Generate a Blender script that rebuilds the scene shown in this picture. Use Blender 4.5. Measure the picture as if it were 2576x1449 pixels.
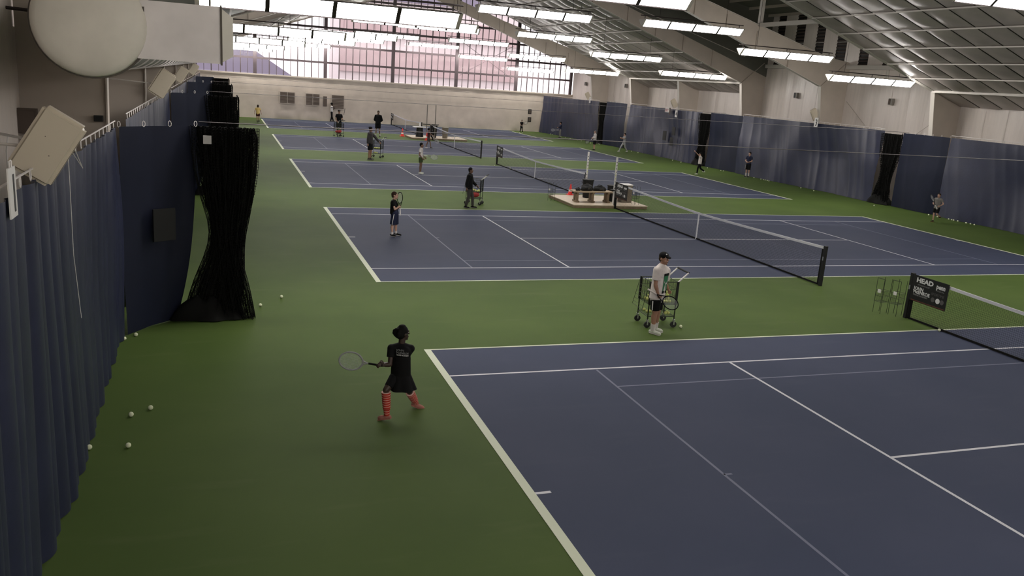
import bpy, bmesh, math, random
from mathutils import Vector, Matrix, noise
random.seed(7)
PI = math.pi
for o in list(bpy.data.objects): bpy.data.objects.remove(o)
COL = bpy.context.scene.collection
SC = bpy.context.scene

# ---------------------------------------------------------------- camera
CAM = Vector((-3.4257, -2.9811, 4.7988)); YAW, PIT, ROL, FPX = .34460, -.24280, .0714, 2094.29
_f = Vector((math.sin(YAW)*math.cos(PIT), math.cos(YAW)*math.cos(PIT), math.sin(PIT)))
_r0 = Vector((math.cos(YAW), -math.sin(YAW), 0)); _u0 = _r0.cross(_f)
_r = _r0*math.cos(ROL)+_u0*math.sin(ROL); _u = _u0*math.cos(ROL)-_r0*math.sin(ROL)
cd = bpy.data.cameras.new('camera'); cam = bpy.data.objects.new('camera', cd); COL.objects.link(cam)
cd.sensor_width = 36; cd.sensor_fit = 'HORIZONTAL'; cd.lens = FPX/2576*36; cd.clip_end = 600; cd.clip_start = .05
M = Matrix((( _r.x, _u.x, -_f.x, CAM.x), (_r.y, _u.y, -_f.y, CAM.y), (_r.z, _u.z, -_f.z, CAM.z), (0, 0, 0, 1)))
cam.matrix_world = M; SC.camera = cam
# ---------------------------------------------------------------- light, exposure
SKY_STRENGTH, LAMP_STRENGTH = 2.1, 29.5
SC.view_settings.view_transform = 'Standard'; SC.view_settings.look = 'None'
SC.view_settings.exposure = 0.0; SC.view_settings.gamma = 1.0; SC.view_settings.use_curve_mapping = False
w = bpy.data.worlds.new('overcast_sky'); SC.world = w; w.use_nodes = True
bg = w.node_tree.nodes['Background']; bg.inputs[0].default_value = (1.0, .935, .95, 1); bg.inputs[1].default_value = SKY_STRENGTH

def ray(px, py): return _f+_r*((px-1288)/FPX)-_u*((py-724.5)/FPX)
def PX(px, py, ax, val):
    d = ray(px, py); t = (val-CAM[ax])/d[ax]; return CAM+d*t
def G(px, py, z=0.006): return PX(px, py, 2, z)

# ---------------------------------------------------------------- materials
def mat(name, col, rough=.6, spec=.4, var=0, scale=5, bump=0, bscale=40, metal=0, emit=0, stretch=None, col2=None, detail=4, sheen=0):
    m = bpy.data.materials.new(name); m.use_nodes = True; nt = m.node_tree; b = nt.nodes['Principled BSDF']
    c = (*col, 1); b.inputs['Base Color'].default_value = c; b.inputs['Roughness'].default_value = rough
    b.inputs['Specular IOR Level'].default_value = spec; b.inputs['Metallic'].default_value = metal
    if emit: b.inputs['Emission Color'].default_value = c; b.inputs['Emission Strength'].default_value = emit
    if var or bump:
        tc = nt.nodes.new('ShaderNodeTexCoord'); mp = nt.nodes.new('ShaderNodeMapping'); nt.links.new(tc.outputs['Object'], mp.inputs[0])
        if stretch: mp.inputs['Scale'].default_value = stretch
    if var:
        n = nt.nodes.new('ShaderNodeTexNoise'); n.inputs['Scale'].default_value = scale; n.inputs['Detail'].default_value = detail
        nt.links.new(mp.outputs[0], n.inputs['Vector'])
        cr = nt.nodes.new('ShaderNodeValToRGB'); e = cr.color_ramp.elements
        e[0].position = .3; e[1].position = .7
        e[0].color = (*[x*(1-var) for x in col], 1); e[1].color = (*(col2 or [min(1, x*(1+var)) for x in col]), 1)
        nt.links.new(n.outputs[0], cr.inputs[0]); nt.links.new(cr.outputs[0], b.inputs['Base Color'])
    if bump:
        n2 = nt.nodes.new('ShaderNodeTexNoise'); n2.inputs['Scale'].default_value = bscale; nt.links.new(mp.outputs[0], n2.inputs['Vector'])
        bp_ = nt.nodes.new('ShaderNodeBump'); bp_.inputs['Strength'].default_value = bump; bp_.inputs['Distance'].default_value = .02
        nt.links.new(n2.outputs[0], bp_.inputs['Height']); nt.links.new(bp_.outputs[0], b.inputs['Normal'])
    return m
MT = {}
def mm(k, *a, **kw):
    MT[k] = mat(k, *a, **kw); return MT[k]
def floor_mat(name, c0, c1, scuff, rough):
    m = mat(name, c0, rough, .09); nt = m.node_tree; b = nt.nodes['Principled BSDF']
    tc = nt.nodes.new('ShaderNodeTexCoord')
    n = nt.nodes.new('ShaderNodeTexNoise'); n.inputs['Scale'].default_value = .45; n.inputs['Detail'].default_value = 6
    nt.links.new(tc.outputs['Object'], n.inputs['Vector'])
    cr = nt.nodes.new('ShaderNodeValToRGB'); e = cr.color_ramp.elements; e[0].position = .35; e[1].position = .68
    e[0].color = (*c0, 1); e[1].color = (*c1, 1); nt.links.new(n.outputs[0], cr.inputs[0])
    mp = nt.nodes.new('ShaderNodeMapping'); mp.inputs['Scale'].default_value = (.7, 3.2, 1); mp.inputs['Rotation'].default_value = (0, 0, .25)
    nt.links.new(tc.outputs['Object'], mp.inputs[0])
    n3 = nt.nodes.new('ShaderNodeTexNoise'); n3.inputs['Scale'].default_value = .9; n3.inputs['Detail'].default_value = 5; nt.links.new(mp.outputs[0], n3.inputs['Vector'])
    r3 = nt.nodes.new('ShaderNodeValToRGB'); r3.color_ramp.elements[0].position = .6; r3.color_ramp.elements[1].position = .78
    nt.links.new(n3.outputs[0], r3.inputs[0])
    mx = nt.nodes.new('ShaderNodeMix'); mx.data_type = 'RGBA'; mx.inputs[7].default_value = (*scuff, 1)
    mu = nt.nodes.new('ShaderNodeMath'); mu.operation = 'MULTIPLY'; mu.inputs[1].default_value = .45
    nt.links.new(r3.outputs[0], mu.inputs[0]); nt.links.new(mu.outputs[0], mx.inputs[0]); nt.links.new(cr.outputs[0], mx.inputs[6])
    n4 = nt.nodes.new('ShaderNodeTexNoise'); n4.inputs['Scale'].default_value = 120; nt.links.new(tc.outputs['Object'], n4.inputs['Vector'])
    bp_ = nt.nodes.new('ShaderNodeBump'); bp_.inputs['Strength'].default_value = .15; bp_.inputs['Distance'].default_value = .003
    nt.links.new(n4.outputs[0], bp_.inputs['Height']); nt.links.new(bp_.outputs[0], b.inputs['Normal'])
    nt.links.new(mx.outputs[2], b.inputs['Base Color']); MT[name] = m
floor_mat('green_court', (.063, .102, .024), (.077, .118, .029), (.100, .132, .048), .68)
floor_mat('blue_court', (.051, .062, .104), (.060, .070, .114), (.071, .082, .124), .68)
mm('line_white', (.62, .62, .66), .6); mm('line_cream', (.62, .66, .50), .6); mm('line_faint', (.13, .14, .21), .6)
mm('wall_white', (.56, .49, .42), .65, .3, var=.06, scale=1.5, bump=.15, bscale=3)
mm('liner_white', (.70, .63, .575), .35, .5, var=.05, scale=2, bump=.5, bscale=3.5, stretch=(1, 2.5, .25))
mm('ceiling_fabric', (.38, .335, .31), .34, .6, var=.12, scale=1.2, bump=.25, bscale=2)
mm('roof_dark', (.13, .13, .11), .8, .2, var=.1, scale=.6)
mm('steel_beige', (.47, .41, .35), .5, .4, var=.06, scale=1.2)
mm('steel_light', (.60, .56, .51), .5)
mm('dark_metal', (.045, .035, .035), .5); mm('mullion', (.085, .065, .07), .5); mm('black', (.006, .006, .0065), .6)
mm('net_black', (.005, .005, .0045), .8, .2); mm('curtain_blue', (.021, .025, .056), .42, .5, var=.12, scale=1.5, bump=.12, bscale=12)
mm('curtain_dark', (.010, .013, .030), .55, .25, var=.12, scale=1.5, bump=.1, bscale=8)
mm('corrugate', (.06, .045, .04), .6); mm('brown', (.10, .075, .06), .7); mm('grey_box', (.20, .185, .16), .6, var=.05)
mm('cream_plastic', (.60, .53, .42), .45); mm('white_paint', (.72, .70, .68), .5); mm('insul', (.78, .74, .66), .45, .4, var=.09, scale=2.2)
mm('galv', (.82, .77, .76), .42, .5, var=.08, scale=2.5); mm('duct_dark', (.22, .21, .19), .5, .5)
mm('lamp_white', (1, .955, .91), .4, emit=LAMP_STRENGTH)
mm('ball', (.62, .66, .24), .9, .1, bump=.3, bscale=200); mm('ball_pale', (.70, .74, .52), .9, .1)
mm('orange', (.78, .05, .045), .5); mm('wood', (.46, .36, .25), .6, var=.15, scale=8, stretch=(1, 6, 1)); mm('wood_dark', (.22, .16, .10), .6, var=.15, scale=8)
mm('deck_wood', (.56, .47, .36), .5, var=.08, scale=4, stretch=(1, 5, 1)); mm('pink_wall', (.56, .44, .44), .8, var=.05, scale=.5)
mm('grey_wall', (.27, .25, .33), .8); mm('pale_wall', (.80, .74, .74), .8); mm('ground', (.35, .35, .35), .9); mm('chrome', (.55, .56, .55), .3, metal=.8)
mm('wire_green', (.02, .028, .015), .5); mm('rubber', (.02, .02, .02), .7); mm('red_net', (.35, .03, .03), .7); mm('beige_bin', (.20, .17, .13), .6)
def glass():
    m = bpy.data.materials.new('window_glass'); m.use_nodes = True; nt = m.node_tree; nt.nodes.clear()
    o = nt.nodes.new('ShaderNodeOutputMaterial'); t = nt.nodes.new('ShaderNodeBsdfTransparent'); g = nt.nodes.new('ShaderNodeBsdfGlossy'); x = nt.nodes.new('ShaderNodeMixShader')
    t.inputs[0].default_value = (.93, .91, .92, 1); g.inputs['Roughness'].default_value = .08; x.inputs[0].default_value = .006
    nt.links.new(t.outputs[0], x.inputs[1]); nt.links.new(g.outputs[0], x.inputs[2]); nt.links.new(x.outputs[0], o.inputs[0]); MT['glass'] = m
glass()

# ---------------------------------------------------------------- mesh helpers
def basis(d):
    d = Vector(d).normalized(); a = Vector((0, 0, 1)) if abs(d.z) < .9 else Vector((1, 0, 0))
    x = a.cross(d).normalized(); return x, d.cross(x)
class MB:
    def __init__(s): s.v = []; s.f = []
    def add(s, vs, fs):
        n = len(s.v); s.v += [tuple(v) for v in vs]; s.f += [tuple(i+n for i in f) for f in fs]; return s
    def box(s, c, d, rz=0, R=None):
        hx, hy, hz = d[0]/2, d[1]/2, d[2]/2; P = []
        Rm = R or Matrix.Rotation(rz, 3, 'Z')
        for x, y, z in ((-1,-1,-1),(1,-1,-1),(1,1,-1),(-1,1,-1),(-1,-1,1),(1,-1,1),(1,1,1),(-1,1,1)):
            P.append(Vector(c)+Rm@Vector((x*hx, y*hy, z*hz)))
        return s.add(P, [(0,3,2,1),(4,5,6,7),(0,1,5,4),(1,2,6,5),(2,3,7,6),(3,0,4,7)])
    def b2(s, a, b): return s.box([(a[i]+b[i])/2 for i in range(3)], [abs(b[i]-a[i]) for i in range(3)])
    def tube(s, a, b, r, r2=None, n=6, cap=True, el=None, xa=None):
        a, b = Vector(a), Vector(b); r2 = r if r2 is None else r2
        x, y = basis(b-a)
        if xa is not None:
            d = (b-a).normalized(); x = (Vector(xa)-d*Vector(xa).dot(d)).normalized(); y = d.cross(x)
        P = []
        for c, q in ((a, r), (b, r2)):
            for i in range(n):
                t = 2*PI*i/n
                rx, ry = (q, q) if not el else ((q[0], q[1]) if isinstance(q, (tuple, list)) else (q*el[0], q*el[1]))
                P.append(c+x*math.cos(t)*rx+y*math.sin(t)*ry)
        F = [(i, (i+1) % n, n+(i+1) % n, n+i) for i in range(n)]
        if cap: F += [tuple(reversed(range(n))), tuple(range(n, 2*n))]
        return s.add(P, F)
    def path(s, pts, r, n=5, closed=False):
        pts = [Vector(p) for p in pts]; L = len(pts)
        for i in range(L if closed else L-1): s.tube(pts[i], pts[(i+1) % L], r, n=n)
        return s
    def sphere(s, c, r, nu=12, nv=8, R=None):
        rx, ry, rz = r if isinstance(r, (tuple, list)) else (r, r, r); c = Vector(c); Rm = R or Matrix.Identity(3)
        P = [c+Rm@Vector((0, 0, rz))]
        for j in range(1, nv):
            t = PI*j/nv
            for i in range(nu):
                a = 2*PI*i/nu; P.append(c+Rm@Vector((rx*math.sin(t)*math.cos(a), ry*math.sin(t)*math.sin(a), rz*math.cos(t))))
        P.append(c-Rm@Vector((0, 0, rz))); n = len(P)-1; F = []
        for i in range(nu):
            F.append((0, 1+i, 1+(i+1) % nu)); F.append((n, n-nu+(i+1) % nu, n-nu+i))
        for j in range(nv-2):
            for i in range(nu):
                a = 1+j*nu+i; b = 1+j*nu+(i+1) % nu; F.append((a, a+nu, b+nu, b))
        return s.add(P, F)
    def cap(s, a, b, ra, rb, n=14):
        a, b = Vector(a), Vector(b)
        if (b-a).length < 1e-5: return s.sphere(a, ra)
        x, y = basis(b-a); d = (b-a).normalized(); rings = []
        for k in range(5, 0, -1): t = PI/2*k/5; rings.append((a-d*ra*math.sin(t), ra*math.cos(t) if k < 5 else .001))
        rings += [(a, ra), (b, rb)]
        for k in range(1, 6): t = PI/2*k/5; rings.append((b+d*rb*math.sin(t), rb*math.cos(t) if k < 5 else .001))
        P = []; F = []
        for c, q in rings:
            for i in range(n): t = 2*PI*i/n; P.append(c+x*math.cos(t)*q+y*math.sin(t)*q)
        for j in range(len(rings)-1):
            for i in range(n): F.append((j*n+i, j*n+(i+1) % n, (j+1)*n+(i+1) % n, (j+1)*n+i))
        F += [tuple(reversed(range(n))), tuple(range((len(rings)-1)*n, len(rings)*n))]
        return s.add(P, F)
    def extrude(s, poly, fn, t0, t1):
        n = len(poly); P = [fn(p, t0) for p in poly]+[fn(p, t1) for p in poly]
        return s.add(P, [tuple(range(n)), tuple(reversed(range(n, 2*n)))]+[(i, n+i, n+(i+1) % n, (i+1) % n) for i in range(n)])
    def grid(s, nu, nv, fn, closed=False):
        P = [fn(i, j) for j in range(nv) for i in range(nu)]; F = []
        for j in range(nv-1):
            for i in range(nu if closed else nu-1): F.append((j*nu+i, j*nu+(i+1) % nu, (j+1)*nu+(i+1) % nu, (j+1)*nu+i))
        return s.add(P, F)
    def mesh(s, name, m=None, smooth=False, fix=True):
        me = bpy.data.meshes.new(name); me.from_pydata(s.v, [], s.f)
        if fix:
            bm = bmesh.new(); bm.from_mesh(me); bmesh.ops.recalc_face_normals(bm, faces=bm.faces); bm.to_mesh(me); bm.free()
        if m: me.materials.append(MT[m] if isinstance(m, str) else m)
        if smooth: me.polygons.foreach_set('use_smooth', [True]*len(me.polygons))
        me.update(); return me
    def obj(s, name, m=None, parent=None, smooth=False, label=None, **kw):
        return link(name, s.mesh(name, m, smooth), parent, label)
def link(name, me, parent=None, label=None, loc=None):
    o = bpy.data.objects.new(name, me); COL.objects.link(o)
    if parent: o.parent = parent
    if label: o['label'] = label
    if loc is not None: o.location = loc
    return o
def tag(o, label=None, cat=None, group=None, kind=None):
    if label: o['label'] = label
    if cat: o['category'] = cat
    if group: o['group'] = group
    if kind: o['kind'] = kind
    return o
def thing(name, label, cat, loc=(0, 0, 0), rz=0, group=None):
    o = bpy.data.objects.new(name, None); COL.objects.link(o); o.location = loc; o.rotation_euler = (0, 0, rz); o.empty_display_size = .2
    return tag(o, label, cat, group)
def dup(root, loc=None, rz=None, label=None, group=None):
    r = root.copy(); COL.objects.link(r)
    if loc is not None: r.location = loc
    if rz is not None: r.rotation_euler = (0, 0, rz)
    if label: r['label'] = label
    if group: r['group'] = group
    for ch in list(root.children):
        c = ch.copy(); COL.objects.link(c); c.parent = r
        for g in list(ch.children):
            d = g.copy(); COL.objects.link(d); d.parent = c
    return r
def struct(name, mb, m, smooth=False):
    o = mb.obj(name, m, smooth=smooth); o['kind'] = 'structure'; return o
def text(s, size, name, m, parent, M4, ext=.002, bold=0, sx=1):
    c = bpy.data.curves.new('txt', 'FONT'); c.body = s; c.size = size; c.extrude = ext; c.offset = bold; c.resolution_u = 2
    o = bpy.data.objects.new('t', c); COL.objects.link(o); bpy.context.view_layer.update()
    me = bpy.data.meshes.new_from_object(o.evaluated_get(bpy.context.evaluated_depsgraph_get())); bpy.data.objects.remove(o)
    me.transform(M4@Matrix.Diagonal((sx, 1, 1, 1))); me.materials.clear(); me.materials.append(MT[m])
    return link(name, me, parent)
# ================================================================ SETTING
COURT_Y = [0, 15.965, 31.967, 48.108, 64.9]
CW, CL, NX = 10.97, 23.77, 11.885
WL, WR, YF, YB = -6.6, 30.5, -9.0, 77.6
fl = struct('floor', MB().b2((WL-.3, YF-.3, -.2), (WR+.3, YB+.3, 0)), 'green_court')
def line(p, x0, x1, y0, y1, m='line_white'):
    z = .0062 if m != 'line_faint' else .0052
    return MB().b2((x0, y0, .002), (x1, y1, z)).obj('court_line', m, p)
for n, y0 in enumerate(COURT_Y):
    s = MB().b2((0, y0, -.001), (CL, y0+CW if n < 4 else YB-.45, .004)).obj('court_surface', 'blue_court', fl)
    s['label'] = ['dark blue court surface of the nearest court', 'dark blue court surface of the second court', 'dark blue court surface of the third court', 'dark blue court surface of the fourth court', 'dark blue court surface of the farthest court'][n]
    y1 = y0+CW; W5 = .05
    line(s, -.02, .10, y0, y1, 'line_cream'); line(s, CL-.10, CL+.02, y0, y1, 'line_cream')
    line(s, .1, CL-.1, y0, y0+W5, 'line_cream'); line(s, .1, CL-.1, y1-W5, y1, 'line_cream')
    line(s, .1, CL-.1, y0+1.37, y0+1.42); line(s, .1, CL-.1, y1-1.42, y1-1.37)
    line(s, 5.46, 5.51, y0+1.42, y1-1.42); line(s, 18.26, 18.31, y0+1.42, y1-1.42)
    line(s, 5.51, 18.26, y0+5.46, y0+5.51); line(s, .1, .30, y0+5.46, y0+5.51); line(s, CL-.30, CL-.1, y0+5.46, y0+5.51)
    for x in (2.74, CL-2.74):
        line(s, x-.02, x+.02, y0+1.45, y1-1.45, 'line_faint')
        q = .12 if x < 10 else -.12
        line(s, min(x, x+q), max(x, x+q), y0+5.46, y0+5.50, 'line_faint')
    for y in (y0+2.27, y0+8.70): line(s, 2.74, CL-2.74, y-.02, y+.02, 'line_faint')

# --- roof profile
RX = 12.0
def zb(x): return 5.72+(16.6-abs(x-RX))*.358          # bottom flange / low ceiling
FR = [-3, 5, 13.1, 21.1, 29.1, 37.3, 45.1, 53.2, 61.1, 69.1]
FULL = {-3, 5, 13.1, 29.1, 37.3, 45.1, 61.1, 69.1}
NAMES = {29.1: 'third', 37.3: 'fourth', 45.1: 'fifth', 61.1: 'seventh', 69.1: 'eighth', 13.1: 'nearest left', 21.1: 'second', 53.2: 'sixth'}
def frame(Y):
    lab = {-3: 'beige steel portal frame behind the camera', 5: 'beige steel portal frame above the nearest court',
           13.1: 'beige steel frame with the column behind the big round duct cap', 21.1: 'beige steel wall columns between the first two divider curtains',
           29.1: 'shaded steel frame at the near edge of the louvred high bay, upper right', 37.3: 'light beige steel portal frame crossing in front of the brown louvres',
           45.1: 'deep grey steel portal frame behind the upper middle right lamps', 53.2: 'pair of beige wall columns carrying the low ceiling edge over the exit sign',
           61.1: 'steel frame at the far edge of the low ceiling', 69.1: 'farthest deep grey steel portal frame crossing the big window'}[Y]
    t = thing('steel_frame', lab, 'frame', (0, Y, 0))
    for sgn in (1, -1):
        X = lambda u: RX+sgn*u            # u = distance from ridge line
        wall = (WR-RX) if sgn > 0 else (RX-WL)
        zz = lambda u: 5.72+(16.6-u)*.358
        fi = 16.6 if sgn > 0 else 17.22
        tp = .9 if sgn > 0 else .12
        col = [(fi, zz(fi)), (fi+tp, 0), (wall-.02, 0), (wall-.02, 6.85 if Y in FULL else zz(wall)+.02)]
        MB().extrude(col, lambda p, y: (X(p[0]), y, p[1]), -.012, .012).obj('column_web', 'steel_beige', t)
        a, b = Vector((X(fi), 0, zz(fi))), Vector((X(fi+tp), 0, 0)); m = MB(); m.extrude([(a.x-.012, a.z), (a.x+.012, a.z), (b.x+.012, 0), (b.x-.012, 0)], lambda p, y: (p[0], y, p[1]), -.12, .12)
        m.obj('column_flange', 'steel_light' if sgn > 0 else 'steel_beige', t)
        if Y in FULL:
            web = [(fi, zz(fi)), (wall-.02, 6.85), (wall-.1, 7.15), (fi, 7.38), (8, zz(8)+.98), (0.0, zz(0)+.75), (0, zz(0)), (8, zz(8))]
            MB().extrude(web, lambda p, y: (X(p[0]), y, p[1]), -.012, .012).obj('rafter_web', 'steel_beige', t)
            for (a, b) in (((fi, zz(fi)), (0, zz(0))), ((fi, 7.38), (8, zz(8)+.98)), ((8, zz(8)+.98), (0, zz(0)+.75))):
                MB().extrude([(a[0], a[1]-.012), (b[0], b[1]-.012), (b[0], b[1]+.012), (a[0], a[1]+.012)], lambda p, y: (X(p[0]), y, p[1]), -.13, .13).obj('flange', 'steel_light', t)
            for u in (1.2, 3.4, 5.6, 8, 10, 12, 14.2):
                MB().b2((X(u)-.01, -.11, zz(u)+.02), (X(u)+.01, .11, zz(u)+.74+.02*u)).obj('stiffener_plate', 'steel_beige', t)
            MB().extrude([(fi-.02, zz(fi)), (fi+.02, zz(fi)), (wall-.3, 7.1), (wall-.34, 7.1)], lambda p, y: (X(p[0]), y, p[1]), -.1, .1).obj('stiffener_plate', 'steel_beige', t)
    return t
for Y in FR: frame(Y)

# --- low ceilings (bays 13-29 and 45-61) with billowing fabric panels
def ceil_panel_mesh(w, l, sag, m):
    mb = MB(); N = 5
    def fn(i, j):
        u, v = i/(N-1), j/(N-1); return (u*w, v*l, -sag*(16*u*(1-u)*v*(1-v))**.8)
    mb.grid(N, N, fn); return mb.mesh('ceiling_panel', m, smooth=True, fix=False)
SLOPE = math.atan(.358)
PM = [ceil_panel_mesh(1.56, 1.19, s, 'ceiling_fabric') for s in (.05, .08, .11)]
PU = [0, 1.5, 3.0, 4.6, 6.1, 7.6, 9.1, 10.6, 12.1, 13.6, 15.1, 16.6, 18.4]
def low_ceiling(nm, ya, yb, right_cells, left_cells):
    base = MB()
    for sgn in (1, -1):
        for a in (0, 18.45):
            pass
        pts = [(RX, zb(RX)+.06), (RX+sgn*18.45, 5.72-1.85*.358+.06)]
        base.extrude([(pts[0][0], pts[0][1]), (pts[1][0], pts[1][1]), (pts[1][0], pts[1][1]+.03), (pts[0][0], pts[0][1]+.03)], lambda p, y: (p[0], y, p[1]), ya, yb)
    c = struct(nm, base, 'roof_dark')
    ny = int(round((yb-ya)/1.22)); st = (yb-ya)/ny
    for sgn, on in ((1, right_cells), (-1, left_cells)):
        for k in range(len(PU)-1):
            u0, u1 = PU[k], PU[k+1]
            # purlin strip
            if k: MB().box((RX+sgn*u0, (ya+yb)/2, 5.72+(16.6-u0)*.358-.03), (.055, yb-ya-.1, .05)).obj('purlin', 'steel_light', c)
            if not on or (sgn < 0 and not 3 <= k <= 8): continue
            for j in range(ny):
                o = link('ceiling_panel', PM[(j*7+k*3) % 3], c)
                w = (u1-u0)/1.5*1.0
                o.location = (RX+sgn*u0, ya+j*st+(.035 if sgn > 0 else st-.035), 5.72+(16.6-u0)*.358+.02)
                o.rotation_euler = (0, SLOPE, 0) if sgn > 0 else (0, SLOPE, PI)
                o.scale = ((u1-u0)/1.56*1.055, (st-.07)/1.19, 1.25)
    return c
low_ceiling('ceiling', 13.1, 29.1, True, False)
low_ceiling('ceiling', 45.1, 61.1, True, True)
# --- high roofs (bays -9..13, 29-45, 61-77)
for ya, yb in ((YF, 13.1), (29.1, 45.1), (61.1, YB)):
    m = MB()
    for sgn in (1, -1):
        e = (WR-RX) if sgn > 0 else (RX-WL)
        m.extrude([(RX, 13.7), (RX+sgn*e, 10.0), (RX+sgn*e, 10.12), (RX, 13.82)], lambda p, y: (p[0], y, p[1]), ya-.05, yb+.05)
    c = struct('ceiling', m, 'roof_dark' if ya < 60 else 'ceiling_fabric')
    for sgn in (1, -1):
        for u in [1.5*k for k in range(1, 13)]:
            MB().box((RX+sgn*u, (ya+yb)/2, 13.62-u*.2), (.07, yb-ya-.1, .16)).obj('purlin', 'steel_beige', c)
    # gable infill above the frames where the high bay meets the low ceiling
    for Y in (ya, yb):
        if Y in (YF, YB): continue
        for sgn in (1, -1):
            e = (WR-RX) if sgn > 0 else (RX-WL)
            yy = Y+(.1 if Y == ya else -.1) if False else Y
            MB().extrude([(RX, 12.3), (RX+sgn*e, 6.2), (RX+sgn*e, 10.05), (RX, 13.75)], lambda p, y: (p[0], y, p[1]), yy-.03+(.2 if Y==yb else -.2)*0, yy+.03).obj('ceiling_upstand', 'roof_dark', c)

# --- side walls
def side_wall(nm, X, inn):
    m = MB(); m.b2((X, YF, 0), (X+.2*-inn, YB, 10.1)); wl = struct(nm, m, 'liner_white')
    ys = [YF+1.22*k for k in range(int((YB-YF)/1.22)+1)]
    for y in ys:
        if inn < 0 and y < 12: continue
        w = 1.20; hz = 6.75 if (29.1 < y < 44.9 or y > 61.2 or y < 12.5) else 5.1
        N = 9
        def fn(i, j):
            u, v = i/(N-1), j/6; d = .035*math.sin(u*PI)+.02*noise.noise(Vector((y*2+u*4, v*1.5, X)))
            return (X+inn*(.005+abs(d)), y+.01+u*w, v*hz)
        if y+w < YB: MB().grid(N, 7, fn).obj('liner_panel', 'liner_white', wl, smooth=True)
    return wl
wr = side_wall('wall_right', WR, -1); wl = side_wall('wall_left', WL, 1)
# louvred upper wall of the high bays: hanging white strips, dark corrugated gaps, ledge beam
for ya, yb in ((29.1, 45.1), (61.1, YB)):
    MB().b2((WR-.28, ya+.1, 6.78), (WR-.02, yb-.1, 7.0)).obj('ledge_beam', 'steel_light', wr)
    y = ya+.9; k = 0
    while y < yb-.9:
        g = .85 if k % 2 == 0 else .75
        b = MB()
        for r_ in range(16): b.tube((WR-.03, y, 7.05+r_*.19), (WR-.03, y+g, 7.05+r_*.19), .06, n=6)
        b.obj('corrugated_gap', 'corrugate', wr); MB().b2((WR-.012, y-.03, 7.0), (WR-.004, y+g+.03, 10.0)).obj('gap_backing', 'black', wr)
        MB().b2((WR-.07, y+g, 7.0), (WR-.04, y+g+1.15, 10.0)).obj('liner_strip', 'liner_white', wr)
        MB().tube((WR-.09, y-.1, 8.3), (WR-.09, y+g+.1, 8.3), .02).obj('brace_rod', 'steel_light', wr)
        y += g+1.15; k += 1
MB().b2((24.0, 29.2, 8.55), (24.16, 37.2, 8.75)).obj('strut_beam', 'steel_light', wr)
MB().b2((24.0, 37.15, 8.6), (24.2, 37.35, 11.2)).obj('strut_post', 'steel_light', wr)
MB().tube((WR-.12, 34.2, 6.2), (WR-.12, 34.2, 9.8), .07, n=8).obj('down_pipe', 'steel_light', wr)
for ya, yb in ((13.1, 29.1), (45.1, 61.1)):
    MB().b2((28.52, ya, 5.66), (28.68, yb, 5.78)).obj('eave_strut', 'steel_light', wr)
for ya, yb in ((29.1, 37.3), (13.1, 21.1)):
    MB().tube((WR-.14, ya+.3, 5.0), (WR-.14, yb-1, .3), .012).obj('brace_cable', 'steel_beige', wr)
    MB().tube((WR-.14, yb-.3, 5.0), (WR-.14, ya+1, .3), .012).obj('brace_cable', 'steel_beige', wr)
struct('wall_front', MB().b2((WL, YF-.2, 0), (WR, YF, 13.9)), 'liner_white')

# --- back wall: billowing white liner, service hatches, big window above
ZS = 3.83
def bw(i, j):
    x = WL+(WR-WL)*i/230; z = [0, .12, .35, .7, 1.2, 1.8, 2.4, 3.0, 3.5, ZS][j]
    d = .05*noise.noise(Vector((x*.9, z*.5, 1)))+.10*(1-z/ZS)**2*noise.noise(Vector((x*1.6, z, 4)))
    if z < 1.3:
        for cx in (2.3, 4.6): d += .09*math.exp(-((x-cx)/.9)**2)*math.sin((1.3-z)*2.2)
    return (x, YB-.12-d-.10*(1-z/ZS), z)
mb = MB().grid(231, 10, bw); wb = struct('wall_back', mb, 'wall_white', smooth=True)
MB().b2((WL, YB-.02, 0), (WR, YB+.1, ZS)).obj('wall_backing', 'wall_white', wb)
MB().b2((WL, YB-.22, ZS-.06), (WR, YB+.12, ZS+.06)).obj('window_sill', 'wall_white', wb)
for z in (2.42, 3.15): MB().tube((WL, YB-.3, z), (26.8, YB-.3, z), .008, n=4).obj('liner_cord', 'steel_beige', wb)
# shuttered windows in the liner
def shutter(n, x0, x1, z0, z1, mid=True):
    w_ = MB().b2((x0-.08, YB-.34, z0-.08), (x1+.08, YB-.22, z1+.10)).obj('window_%d' % n, 'wall_white'); w_['kind'] = 'structure'
    k = 9
    for i in range(k):
        z = z0+(z1-z0)*(i+.5)/k
        MB().box((x0+(x1-x0)/2, YB-.355, z), (x1-x0, .02, (z1-z0)/k*.86)).obj('slat', 'brown', w_)
    if mid: MB().b2(((x0+x1)/2-.02, YB-.39, z0), ((x0+x1)/2+.02, YB-.36, z1)).obj('mullion', 'steel_beige', w_)
    return w_
shutter(1, 1.72, 3.0, 1.45, 2.42); shutter(2, 4.02, 5.22, 1.4, 2.40); shutter(3, 6.35, 7.45, 1.2, 2.4, False)
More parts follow.
